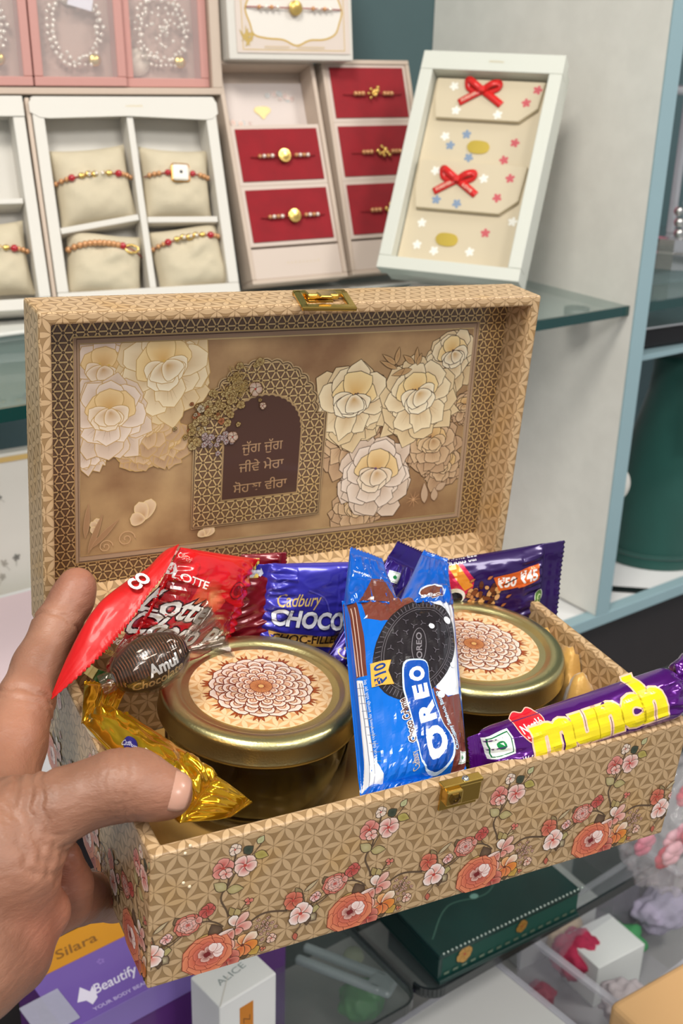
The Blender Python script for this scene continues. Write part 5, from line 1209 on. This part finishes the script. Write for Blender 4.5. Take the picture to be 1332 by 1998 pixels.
bow(wE*.46, hE*.845, 'red ribbon bow on the upper envelope of the ivory box', 0); bow(wE*.42, hE*.435, 'red ribbon bow on the lower envelope of the ivory box')
# F: pink jewellery boxes on a cream tray, resting on the white boxes
ZF = ZR+hA*math.cos(math.radians(23.6))+.0006
fx, fy = 0.58769, 1.00053
fx, fy = .600, 1.008
MF = T(fx, fy, ZF) @ R(-11, 'Z') @ R(90-7, 'X')
wF, hF = .330, .16
M_pink = mat('dusty_pink_card', (196, 144, 136), .45, coat=.1); M_pinkin = mat('pink_lining', (196, 150, 146), .6)
tF = thing('display_tray', 'cream cardboard tray holding three pink bracelet boxes above the white boxes', 'tray', mw=MF @ T(-wF, 0, 0))
bm = bmesh.new()
for lo, hi in (((0, 0, -.028), (wF, .006, .002)), ((wF-.010, .006, -.028), (wF, hF, .002)), ((0, .006, -.028), (wF-.010, hF, -.026))): box_bm(bm, lo, hi, .0008)
from_bm('tray_walls', bm, M_cream, tF)
M_clear = mat('clear_acetate', (240, 240, 240), .03, alpha=.12, coat=1, spec=1)
def pink_box(x0, x1, z, label, gl, blabels, seed, tag_=False):
    w_ = x1-x0; mw = MF @ T(-wF+x0, .0068, z); t = open_box('bracelet_box', label, 'box', w_, hF-.01, .020, M_pink, mw, .008, 'pink bracelet boxes', mat('blush_lining', (182, 152, 140), .6))
    box('clear_cover', (.0078, .0078, -.0012), (w_-.0078, hF-.0178, -.0006), M_clear, t)
    rn = random.Random(seed); b = thing('crystal_bracelet', blabels, 'bracelet', 'crystal bracelets in the pink boxes', mw @ T(w_/2, .045, -.0155))
    bm = bmesh.new()
    for k in range(70):
        a = k*2*PI/34; r_ = .022+.004*(k > 34)+rn.gauss(0, .0012); bmesh.ops.create_uvsphere(bm, u_segments=8, v_segments=5, radius=rn.uniform(.0016, .0025), matrix=T(r_*math.cos(a)*.95, r_*math.sin(a)*1.25+.006, rn.uniform(.002, .006)))
    if seed == 2:
        for k in range(40): bmesh.ops.create_uvsphere(bm, u_segments=8, v_segments=5, radius=.0018, matrix=T(rn.gauss(0, .012), rn.gauss(0, .012)+.01, rn.uniform(.002, .006)))
    o = from_bm('crystal_beads', bm, M_crystal, b, smooth=True); o['kind'] = 'stuff'
    lathe('gold_charm', [(0, .002), (.005, .0015), (.006, 0), (0, -.001)], M_goldb, b, T(.016, -.022, .005), 10)
    if tag_:
        o = box('paper_tag', (-.011, -.005, 0), (.011, .005, .0006), mat('tag_paper', (222, 216, 226), .5), b, 0, T(.006, .026, .0085) @ R(-14, 'Z'))
    lathe('round_card', [(0, .0004), (.0125, .0004), (.0125, 0), (0, 0)], mat('cream_disc', (220, 206, 190), .5), b, T(0, .036, -.003) if tag_ else T(-.024, -.022, -.001), 24)
    return t
pink_box(wF-.010-.0818, wF-.0108, -.0045, 'pink framed clear box with crystal bracelet, rightmost of the three', '', 'crystal cluster bracelet in the rightmost pink box', 2)
pink_box(wF-.010-.0818-.0842, wF-.0108-.0820, .0036, 'pink framed clear box with crystal bracelet and paper tag, middle one', '', 'double crystal bracelet with paper tag in the middle pink box', 3, True)
pink_box(wF-.010-.0818-.0842-.086, wF-.0108-.082-.0844, .0036, 'pink framed clear box cut by the left edge of view', '', 'crystal bracelet in the pink box at the left edge', 4)
# G: white box with gold frame print and rakhi, top centre
ZGt = ZR+.2143*math.cos(math.radians(21.9))+.0006
MG = T(.6035, 1.000, ZGt) @ R(-8, 'Z') @ R(90-8, 'X'); wG, hG = .132, .13
tG = thing('rakhi_box', 'white box with gold scalloped border and one rakhi, on top of the tall boxes', 'box', mw=MG)
box('body', (0, 0, -.025), (wG, hG, 0), M_card, tG, .0012)
box('cream_card', (.008, .006, .0001), (wG-.004, hG, .0010), mat('warm_card', (214, 200, 190), .5), tG)
P = Print(); P.line([(14, 9), (wG*1000-10, 9), (wG*1000-10, 120), (14, 120)], .9, (206, 172, 84), True)
sc_ = smooth_closed([(22, 32), (26, 22), (40, 19), (56, 18), (70, 13), (84, 18), (100, 19), (112, 24), (117, 34), (120, 44), (117, 54), (112, 62), (100, 66), (84, 68), (70, 73), (56, 68), (40, 66), (26, 62), (22, 54), (18, 44)], 4)
P.shape(sc_, (226, 220, 212), (196, 160, 70), 1.6); rn = random.Random(1)
for k in range(16): P.leaf(17+rn.gauss(0, 3), 16+rn.gauss(0, 3), 20+rn.gauss(0, 6), 24+rn.gauss(0, 5), 2.4, (200, 170, 96), (150, 130, 80), .2)
P.poly([(36, 10.5), (62, 10.5), (62, 12.5), (36, 12.5)], (206, 186, 160)); P.poly([(70, 10.5), (100, 10.5), (100, 12.5), (70, 12.5)], (206, 186, 160))
P.build('gold_border_print', lambda X_, Y_, Z_: (X_/1000, Y_/1000, .0011+Z_), M_ink, tG)
rakhi('oval gold rakhi on a maroon thread in the white box top centre', MG @ T(wG*.52, .046, .0013), .10, .003, 'coin')
# ---------------------------------------------------------------- left side, seen past the lid
lw = tag(box('floral_box', (0, 0, -.02), (.30, .225, 0), mat('floral_white_card', (226, 222, 212), .5), None, .002, T(.12, .985, .8508) @ R(-4, 'Z') @ R(83, 'X')), 'white box with grey flower print standing left of the lid', 'box')
P = Print(); rn = random.Random(12)
for k in range(90):
    x, y = rn.uniform(4, 296), rn.uniform(4, 210); c_ = [(150, 146, 136), (176, 170, 158), (120, 118, 112)][k % 3]
    for q in range(5): P.petal(x, y, q*1.25+k, rn.uniform(2.5, 4.5), 2, c_, c_, None, 0, .2, q)
    P.line([(x, y), (x+rn.uniform(-6, 6), y-rn.uniform(5, 11))], .4, (160, 156, 146))
P.rect(0, 217, 300, 222, (214, 180, 110))
o = P.build('flower_print', lambda X_, Y_, Z_: (X_/1000, Y_/1000, .0002+Z_), M_ink, lw)
# stack under it and the pink lid box lying in front
pb = thing('keepsake_box', 'pale pink box with white rim lying behind the index finger', 'box', mw=T(.13, .765, .8505))
box('base', (0, 0, 0), (.27, .20, .098), M_white, pb, .002); box('pink_top', (.012, .010, .0982), (.258, .190, .1000), mat('pale_pink', (232, 208, 214), .5), pb, .001)
# pink and gold panel leaning behind the lid's right side
pg = thing('framed_panel', 'pale pink panel with gold edge leaning at the shelf upright', 'panel', mw=Matrix.Identity(4))
def slab(name, pts, nrm, th_k, m, parent):
    bm = bmesh.new(); n_ = Vector(nrm).normalized()*th_k; f = [bm.verts.new(p) for p in pts]; b = [bm.verts.new(Vector(p)+n_) for p in pts]; bm.faces.new(f); bm.faces.new(b[::-1]); k = len(pts)
    for i in range(k): j = (i+1) % k; bm.faces.new((f[i], b[i], b[j], f[j]))
    return from_bm(name, bm, m, parent)
slab('pink_face', [(.70, 1.02, .8515), (.893, .93, .8515), (.893, .99, .935), (.70, 1.05, .935)], (0, 1, 0), .006, mat('pink_panel', (226, 190, 196), .5), pg)
slab('gold_edge', [(.893, .930, .8515), (.906, .924, .8515), (.906, .984, .938), (.893, .990, .938)], (0, 1, 0), .008, mat('gold_edge', (206, 170, 80), .35, .5), pg)
# stacked flat things under the left glass
for k, (z0, z1, c_, lab) in enumerate(((.0, .012, (226, 224, 220), 'white flat box on the riser edge, left of the lid'), )):
    pass
# ---------------------------------------------------------------- right bay
M_green = mat('green_velvet', (10, 74, 66), .85, noise_amt=.1, noise_scale=20, sheen=.6)
gbst = thing('display_bust', 'dark green velvet necklace bust in the right bay', 'bust', mw=T(1.10652, 0.82109, .8505) @ R(-38, 'Z') @ S(.64, .70, 1.02))
prof = [(.100, .072, 0, 0), (.101, .073, .010, 0), (.097, .070, .016, 0), (.096, .068, .024, 0), (.094, .066, .06, .002), (.088, .060, .10, .006), (.076, .052, .14, .010), (.060, .046, .175, .014), (.048, .042, .205, .016), (.044, .042, .23, .018), (.045, .043, .243, .018), (.047, .045, .247, .018), (.040, .038, .251, .018), (0, 0, .252, .018)]
vs = []; fs = []; n_ = 48
for rx, ry, z, dy in prof:
    for j in range(n_): a = 2*PI*j/n_; vs.append((rx*math.cos(a), ry*math.sin(a)+dy, z))
for i in range(len(prof)-1):
    for j in range(n_): a = i*n_+j; b = i*n_+(j+1) % n_; fs.append((a, b, b+n_, a+n_))
mesh('velvet_body', vs, fs, M_green, gbst, None, True)
tube('base_piping', [(.101*math.cos(a), .073*math.sin(a), .016) for a in [2*PI*k/48 for k in range(48)]], .0022, M_green, gbst, closed=True)
pend = lathe('pendant', [(0, .003), (.016, .002), (.018, 0), (.016, -.001), (0, -.001)], M_pearl, None, None, 24); pend.matrix_world = T(*(0.9649, 0.775, 0.98892)) @ R(80, 'X') @ R(0, 'Y')
tag(pend, 'round white pendant hanging on the left of the green bust', 'pendant')
cd = tag(box('black_card', (0, 0, 0), (.05, .012, .002), mat('black_plastic', (20, 24, 24), .3), None, .0004, T(0.97951, 0.77833, .8505) @ R(-42, 'Z')), 'small black strip lying before the green bust', 'strip')
trp = thing('crystal_trophy', 'clear faceted crystal trophy on pillar base in the right bay', 'trophy', mw=T(1.1419300000000001, 0.88474, ZG+.0004))
M_acr = mat('clear_acrylic', (225, 225, 232), .06, alpha=.4, coat=1); M_chrome = mat('chrome', (222, 220, 218), .12, 1)
lathe('base', [(0, 0), (.052, 0), (.052, .018), (.050, .020), (.050, .034), (.044, .036), (0, .036)], M_chrome, trp, None, 18, False)
for k in range(3):
    for j in range(3): lathe('stud', [(.0055*math.sin(PI*q/6), -.0055*math.cos(PI*q/6)) for q in range(7)], M_chrome, trp, T(-.036+.026*j, -.034+.002*k, .042+.012*k), 12)
box('pillar', (-.014, -.006, .036), (-.006, .002, .19), M_acr, trp, .002); box('pillar', (.016, -.004, .036), (.024, .004, .19), M_acr, trp, .002)
bm = bmesh.new(); box_bm(bm, (-.03, -.02, 0), (-.022, .0, .05), .002, M=R(38, 'Y')); from_bm('brace', bm, M_acr, trp, T(.03, 0, .05))
lathe('plate', [(0, .19), (.060, .19), (.062, .193), (.060, .197), (0, .197)], M_acr, trp, None, 40)
pk_ = tag(box('pink_board', (0, 0, 0), (.30, .012, .33), mat('dusty_rose_board', (190, 120, 138), .6, noise_amt=.05), None, .001, T(.945, .99, ZG+.0004)), 'dusty rose board standing behind the crystal trophy', 'board')
rn = random.Random(44)
for k in range(2):
    bm = bmesh.new()
    for q in range(70): bmesh.ops.create_icosphere(bm, subdivisions=1, radius=rn.uniform(.003, .006), matrix=T(rn.gauss(0, .005), rn.gauss(0, .004), rn.uniform(0, .12)))
    o = from_bm('garland', bm, mat('dark_glitter', (70, 60, 50), .3, .6, noise_amt=.8, noise_scale=120), None, T((.985, 1.05)[k], .90, ZG+.0044)); o['kind'] = 'stuff'
    tag(o, ('dark glitter garland left of the trophy pillar', 'dark glitter garland right of the trophy pillar')[k], 'garland', None, 'stuff')
dt = thing('black_tray', 'black tray with silver rim above the green bust', 'tray', mw=T(.985, .79, 1.135) @ R(-5, 'Z'))
box('tray_body', (0, 0, 0), (.28, .16, .022), mat('black_leather', (30, 28, 30), .5), dt, .003); box('silver_rim', (-.003, -.003, .022), (.283, .163, .025), M_chrome, dt, .001)
sb = tag(box('drawer_rail', (.9358, .775, 1.128), (1.74, 1.07, 1.134), M_edge, None, .0005), 'blue grey rail carrying the black tray in the right bay', 'rail')
wc = thing('earring_card', 'white card with gold drop at the right edge of the view', 'card', mw=T(1.075, .765, 1.015) @ R(-20, 'Z'))
box('card', (0, 0, 0), (.05, .002, .105), M_white, wc); lathe('gold_drop', [(0, .01), (.003, .006), (.006, 0), (0, -.005)], M_goldb, wc, T(.012, -.004, .045), 10)
# ---------------------------------------------------------------- the counter in front of the shelf, under the gift box
M_cgrey = mat('counter_grey', (158, 158, 156), .6, noise_amt=.1, noise_scale=12)
cnt = thing('display_counter', 'grey counter below the gift box holding boxes and clear containers', 'counter')
box('base_board', (-.3, .05, .55), (1.6, .735, .58), M_cgrey, cnt); box('plinth', (-.25, .1, .02), (1.55, .70, .55), mat('counter_dark', (60, 58, 58), .5), cnt)
M_cg = mat('smoked_glass', (110, 122, 120), .04, alpha=.2, spec=.8, coat=.6); M_cge = mat('dark_glass_edge', (34, 40, 42), .2, coat=.5)
def rounded(x0, y0, x1, y1, r, corner):
    """rectangle with its (x1,y0) and/or (x0,y0) corner rounded"""
    pts = []
    def arc(cx, cy, a0, a1): return [(cx+r*math.cos(a0+(a1-a0)*i/8), cy+r*math.sin(a0+(a1-a0)*i/8)) for i in range(9)]
    pts += arc(x0+r, y0+r, PI, 1.5*PI) if 'l' in corner else [(x0, y0)]
    pts += arc(x1-r, y0+r, 1.5*PI, 2*PI) if 'r' in corner else [(x1, y0)]
    return pts+[(x1, y1), (x0, y1)]
def prism(bm, pts, z0, z1):
    a = [bm.verts.new((x, y, z0)) for x, y in pts]; b = [bm.verts.new((x, y, z1)) for x, y in pts]; bm.faces.new(a[::-1]); bm.faces.new(b)
    for i in range(len(pts)): j = (i+1) % len(pts); bm.faces.new((a[i], a[j], b[j], b[i]))
def glass_top(label, x0, y0, x1, y1, corner):
    t = thing('counter_glass', label, 'glass'); pts = rounded(x0, y0, x1, y1, .016, corner)
    bm = bmesh.new(); prism(bm, pts, .743, .750); from_bm('pane', bm, M_cg, t)
    bm = bmesh.new(); n = len(pts)-1
    for i in range(n-1):
        (xa, ya), (xb, yb) = pts[i], pts[i+1]; d = Vector((xb-xa, yb-ya, 0)).normalized(); o_ = Vector((d.y, -d.x, 0))*.0022
        vs = [bm.verts.new(q) for q in ((xa, ya, .742), (xb, yb, .742), (xb, yb, .751), (xa, ya, .751), (xa+o_.x, ya+o_.y, .742), (xb+o_.x, yb+o_.y, .742), (xb+o_.x, yb+o_.y, .751), (xa+o_.x, ya+o_.y, .751))]
        for f in ((4, 5, 6, 7), (3, 2, 6, 7), (0, 1, 5, 4), (0, 3, 7, 4), (1, 2, 6, 5)): bm.faces.new([vs[k] for k in f])
    from_bm('dark_edge', bm, M_cge, t)
glass_top('right glass counter top carrying the dark green folder', .478, .506, 1.5, .735, 'l'); glass_top('left glass counter top beside the white carton', .366, .508, .471, .735, 'r')
for k, (x, y) in enumerate(((.372, .52), (.372, .725), (.90, .725), (1.45, .60), (.90, .53))):
    pass
tag(box('glass_post', (.3665, .720, .58), (.3735, .727, .742), M_cge), 'dark post holding the left glass top', 'post'); tag(box('glass_post', (1.40, .70, .58), (1.41, .71, .742), M_cge), 'dark post holding the right glass top', 'post')
# dark green folder with scalloped gold trim
M_dg = mat('bottle_green_silk', (14, 54, 50), .35, coat=.2, noise_amt=.35, noise_scale=14, bump=.2, bump_scale=40)
fo = thing('green_folder', 'dark green embroidered folder lying on the glass counter below the gift box', 'folder', mw=T(.4905, .5065, .7514) @ R(-3.5, 'Z'))
bm = bmesh.new(); box_bm(bm, (0, 0, .0), (.150, .120, .004), .001); box_bm(bm, (0, .002, .0245), (.150, .120, .0285), .0012); box_bm(bm, (0, .003, .004), (.004, .120, .0245), .0008)
from_bm('cover', bm, M_dg, fo); box('pages', (.004, .0035, .0042), (.149, .118, .0243), mat('green_inner', (20, 72, 62), .6), fo)
bead_row(fo, [(.004+.0042*i, .0026, .0292) for i in range(36)], .0011, [mat('silver_bead', (190, 206, 196), .2, .6)], 6)
P = Print(); 
for x, y, r in ((26, 14, 8), (86, 14, 6)): P.blossom(x, y, r, (196, 140, 60), (206, 160, 84), (120, 80, 30), 6, .4)
for x in range(6, 146, 9): P.rect(x, 2, x+5, 4.5, (120, 140, 120))
P.build('gold_flowers', lambda X_, Y_, Z_: (X_/1000, -.0002-Z_+.003, .0040+Y_/1000), M_inkgold, fo)
P = Print(); P.line(smooth_open([(6, 20), (40, 44), (80, 40), (120, 70)], 8), 1.2, (60, 96, 84)); P.blossom(76, 62, 12, (70, 70, 50), (84, 74, 50), (60, 70, 50), 6, .4); P.circle(66, 42, 4, 3, (110, 150, 140), 12)
P.build('cover_embroidery', lambda X_, Y_, Z_: (X_/1000, Y_/1000, .0286+Z_), M_ink, fo)
# purple carton with orange band
pc = thing('purple_carton', 'purple carton with orange band and white lettering below the thumb', 'box', mw=T(.2150, .588, .5805) @ R(2.5, 'Z'))
M_pu = mat('purple_card', (112, 84, 168), .35, coat=.3); M_pud = mat('deep_purple_card', (92, 46, 120), .35, coat=.3)
box('carton', (0, 0, 0), (.19, .085, .2190), M_pud, pc, .0015); box('top_face', (-.0005, -.0005, .2191), (.1905, .056, .2200), M_pu, pc, .0004); box('orange_band', (-.0005, .0562, .2191), (.1905, .0855, .2200), mat('orange_card', (206, 140, 26), .4), pc, .0004)
box('side_lip', (-.0008, -.0008, .196), (.1908, -.0001, .2192), mat('light_purple_card', (138, 116, 190), .3, coat=.3), pc, .0002)
P = Print(); P.text('Silara', 42, 69, 13, (130, 84, 20), shear=.2, bold=.01, width=34); P.text('Beautify', 50, 22, 13, (226, 220, 240), shear=.35, bold=.01, width=36)
P.poly([(18, 18), (26, 30), (30, 22), (34, 26), (32, 14), (26, 10), (24, 16)], (226, 220, 240)); P.text('YOUR BODY BEAUTIFULLY EVERY DAY', 70, 5.5, 4.4, (190, 176, 222), bold=.02, width=92)
for x in (50, 82): P.text('✿', x, 44, 8, (140, 112, 190))
P.build('lettering', lambda X_, Y_, Z_: (X_/1000, Y_/1000, .2201+Z_), M_ink, pc)
tag(box('bubble_pouch', (0, 0, 0), (.030, .034, .002), mat('bubble_plastic', (206, 206, 226), .12, alpha=.45, coat=1, bump=1, bump_scale=160), None, .0008, T(.198, .590, .8008) @ R(4, 'Z')), 'piece of bubble plastic lying on the left end of the purple carton', 'plastic')
# small white carton with orange label
wb = thing('white_carton', 'small white carton with orange label standing right of the purple one', 'box', mw=T(.3040, .5290, .5805) @ R(5, 'Z'))
box('carton', (-.0, 0, 0), (.0500, .036, .2395), mat('white_gloss_card', (232, 232, 230), .4), wb, .0012)
mesh('flap_edge', [(0, .0002, .2398), (.021, .0200, .2398), (.0215, .0195, .2398), (.001, 0, .2398)], [(0, 1, 2, 3)], M_card, wb)
P = Print(); P.poly([(17, -12), (29, -12), (29, -42), (17, -42)], (206, 126, 30)); P.text('Z', 23, -26, 9, (120, 70, 20), rot=90)
P.build('orange_label', lambda X_, Y_, Z_: (X_/1000, -.0001-Z_, .2395+Y_/1000), M_ink, wb)
P = Print(); P.text('ALICE', 24, 20, 8, (150, 160, 160), width=26, rot=8); P.build('top_lettering', lambda X_, Y_, Z_: (X_/1000, Y_/1000, .2397+Z_), M_ink, wb)
# clear storage containers
M_plas = mat('frosted_plastic', (222, 222, 232), .18, alpha=.38, coat=.8); M_plas2 = mat('clear_plastic', (226, 226, 240), .1, alpha=.22, coat=1, spec=.9)
def tub(label, x0, y0, x1, y1, z0, z1, lidm, rot=0):
    t = thing('storage_box', label, 'container', mw=T(x0, y0, 0) @ R(rot, 'Z')); w_, d_ = x1-x0, y1-y0
    pts = rounded(0, 0, w_, d_, .012, 'lr'); ins = [(x*.93+w_*.035, y*.93+d_*.035) for x, y in pts]
    vs = [(x, y, z1) for x, y in pts]+[(w_/2+(x-w_/2)*.9, d_/2+(y-d_/2)*.9, z0) for x, y in pts]; n = len(pts)
    mesh('tub_wall', vs, [(i, (i+1) % n, n+(i+1) % n, n+i) for i in range(n)]+[tuple(range(n, 2*n))], M_plas2, t)
    vs = [(x, y, z1) for x, y in pts]+[(x, y, z1+.004) for x, y in pts]+[(x, y, z1+.004) for x, y in ins]+[(x, y, z1) for x, y in ins]
    mesh('rim', vs, [(k*n+i, k*n+(i+1) % n, ((k+1) % 4)*n+(i+1) % n, ((k+1) % 4)*n+i) for k in range(4) for i in range(n)], M_plas, t)
    if lidm:
        bm = bmesh.new(); prism(bm, ins, z1+.0012, z1+.0032); from_bm('lid', bm, lidm, t)
    return t
tub('white lidded storage box in front of the glass counter, below the clasp', .420, .400, .592, .530, .5805, .70, mat('milky_lid', (206, 206, 204), .3, coat=.3), 3)
tub('clear storage box with craft items at the lower right', .640, .440, .83, .560, .5805, .690, None, 3)
def blob(name, label, cat, loc, r, m, amp=.2, sq=(1, 1, 1), seed=0, kind=None):
    bm = bmesh.new(); bmesh.ops.create_icosphere(bm, subdivisions=4, radius=1)
    for v in bm.verts:
        p = v.co.copy(); k = 1+amp*fbm(p.x*2+seed, p.y*2, p.z*2); v.co = Vector((p.x*sq[0], p.y*sq[1], p.z*sq[2]))*r*k
    o = from_bm(name, bm, m, None, None, True); o.matrix_world = T(*loc); return tag(o, label, cat, None, kind)
blob('pompom', 'crimson pompom in the clear storage box at lower right', 'pompom', (0.72725, 0.56177, 0.612), .024, mat('crimson_wool', (186, 50, 84), .9, noise_amt=.2, noise_scale=200), .25)
blob('green_bundle', 'green fabric bundle in the clear storage box', 'fabric', (0.76782, 0.54806, 0.612), .026, mat('green_cloth', (70, 146, 92), .8), .3, (1.3, .8, .6), 4)
blob('beige_bundle', 'beige paper bundle seen through the glass beside the crimson pompom', 'paper', (0.74449, 0.6004, 0.606), .022, mat('beige_cloth', (190, 166, 130), .8), .3, (1, 1, .8), 7)
tag(box('white_sheet', (0, 0, 0), (.062, .050, .050), mat('bright_white_card', (222, 226, 224), .5), None, .001, T(.715, .525, .5805) @ R(-4, 'Z')), 'white carton under the glass beside the green bundle', 'box')
tag(box('white_sheet', (0, 0, 0), (.10, .07, .05), mat('soft_white_card', (200, 204, 202), .5), None, .001, T(.69, .60, .5805) @ R(-4, 'Z')), 'pale carton further back under the right glass top', 'box')
tag(box('dark_carton', (0, 0, 0), (.08, .08, .07), mat('navy_card', (40, 46, 60), .5), None, .001, T(.60, .62, .5805)), 'dark carton under the right glass top behind the folder', 'box')
tag(box('dark_carton', (0, 0, 0), (.10, .06, .07), mat('charcoal_card', (70, 66, 70), .5), None, .001, T(.80, .58, .5805)), 'charcoal carton under the right glass top near the plastic bag', 'box')
# tweezers-like white clip and green packet under the left glass
cl_ = thing('plastic_clip', 'white plastic clip under the left glass counter top', 'clip', mw=T(*(0.47277, 0.67386, 0.66)) @ R(-62, 'Z'))
bm = bmesh.new(); box_bm(bm, (0, -.012, 0), (.085, -.004, .008), .003, 3); box_bm(bm, (0, .004, 0), (.085, .012, .008), .003, 3); box_bm(bm, (.070, -.012, 0), (.095, .012, .008), .004, 3)
from_bm('arms', bm, mat('pale_blue_plastic', (200, 214, 216), .3, coat=.4), cl_, smooth=False); lathe('pivot', [(0, .006), (.008, .005), (.010, 0)], mat('yellow_plastic', (190, 196, 160), .4), cl_, T(.045, .020, .002), 16)
blob('green_packet', 'green packet under the left glass top beside the clip', 'packet', (0.51785, 0.63693, 0.612), .022, mat('green_plastic', (96, 170, 100), .4, coat=.4), .2, (1, .9, .8), 9)
tag(box('grey_carton', (0, 0, 0), (.06, .10, .03), mat('dim_card', (120, 120, 130), .5), None, .001, T(.375, .60, .5805)), 'grey carton under the left glass top by the white carton', 'box')
# clear bag with pink and red paper flowers at the right edge
bag = thing('plastic_bag', 'crinkled clear bag of pink and red paper flowers at the right edge', 'bag', mw=T(.742, .487, .7510))
bm = bmesh.new(); bmesh.ops.create_icosphere(bm, subdivisions=5, radius=1)
for v in bm.verts:
    p = v.co.copy(); k = 1+.18*fbm(p.x*2, p.y*2, p.z*2)+.10*(1-abs(fbm(p.x*5, p.y*5, p.z*5))*2); v.co = Vector((p.x*.050, p.y*.036, max(-.055, p.z*.062)))*k+Vector((0, 0, .064))
from_bm('clear_film', bm, mat('crinkled_film', (232, 226, 232), .12, alpha=.2, coat=1, spec=1, bump=.5, bump_scale=30), bag, smooth=True)
rn = random.Random(77)
for k in range(9):
    c_ = [(196, 30, 56), (214, 120, 140), (226, 170, 180)][k % 3]; m_ = mat('paper_flower', c_, .6); bm = bmesh.new()
    cx_, cy_, cz_ = rn.uniform(-.026, .026), rn.uniform(-.015, .012), rn.uniform(.03, .10)
    for q in range(6):
        r = bmesh.ops.create_uvsphere(bm, u_segments=8, v_segments=5, radius=.008, matrix=T(cx_+.006*math.cos(q), cy_, cz_+.006*math.sin(q)) @ S(1, .5, .7))
    o = from_bm('paper_flower', bm, m_, bag, smooth=True); o['kind'] = 'stuff'
# tan box bottom right
tn = tag(box('tan_box', (0, 0, 0), (.12, .09, .155), mat('tan_card', (222, 176, 122), .5), None, .006, T(.598, .338, .5805) @ R(-3, 'Z'), 3), 'plain tan box at the lower right corner of the view', 'box')
P = Print()

for k, (q, c_, nm, lab) in enumerate((((0.66622, 0.5524, 0.6), (150, 34, 60), 'ribbon_roll', 'crimson ribbon roll between the two storage boxes at lower right'), ((0.72888, 0.46879, 0.64), (216, 180, 116), 'gold_trinket', 'small gold trinket near the lower right corner above the tan box'), ((0.83885, 0.55001, 0.62), (180, 172, 196), 'lavender_packet', 'pale lavender packet at the right end of the clear storage box'), ((0.69643, 0.48018, 0.64), (206, 196, 200), 'tissue_wad', 'pale tissue wad behind the tan box'))):
    blob(nm, lab, ('ribbon', 'trinket', 'packet', 'tissue')[k], q, (.016, .010, .026, .020)[k], mat(nm, c_, .6), .3, (1.2, .9, .7), 20+k)
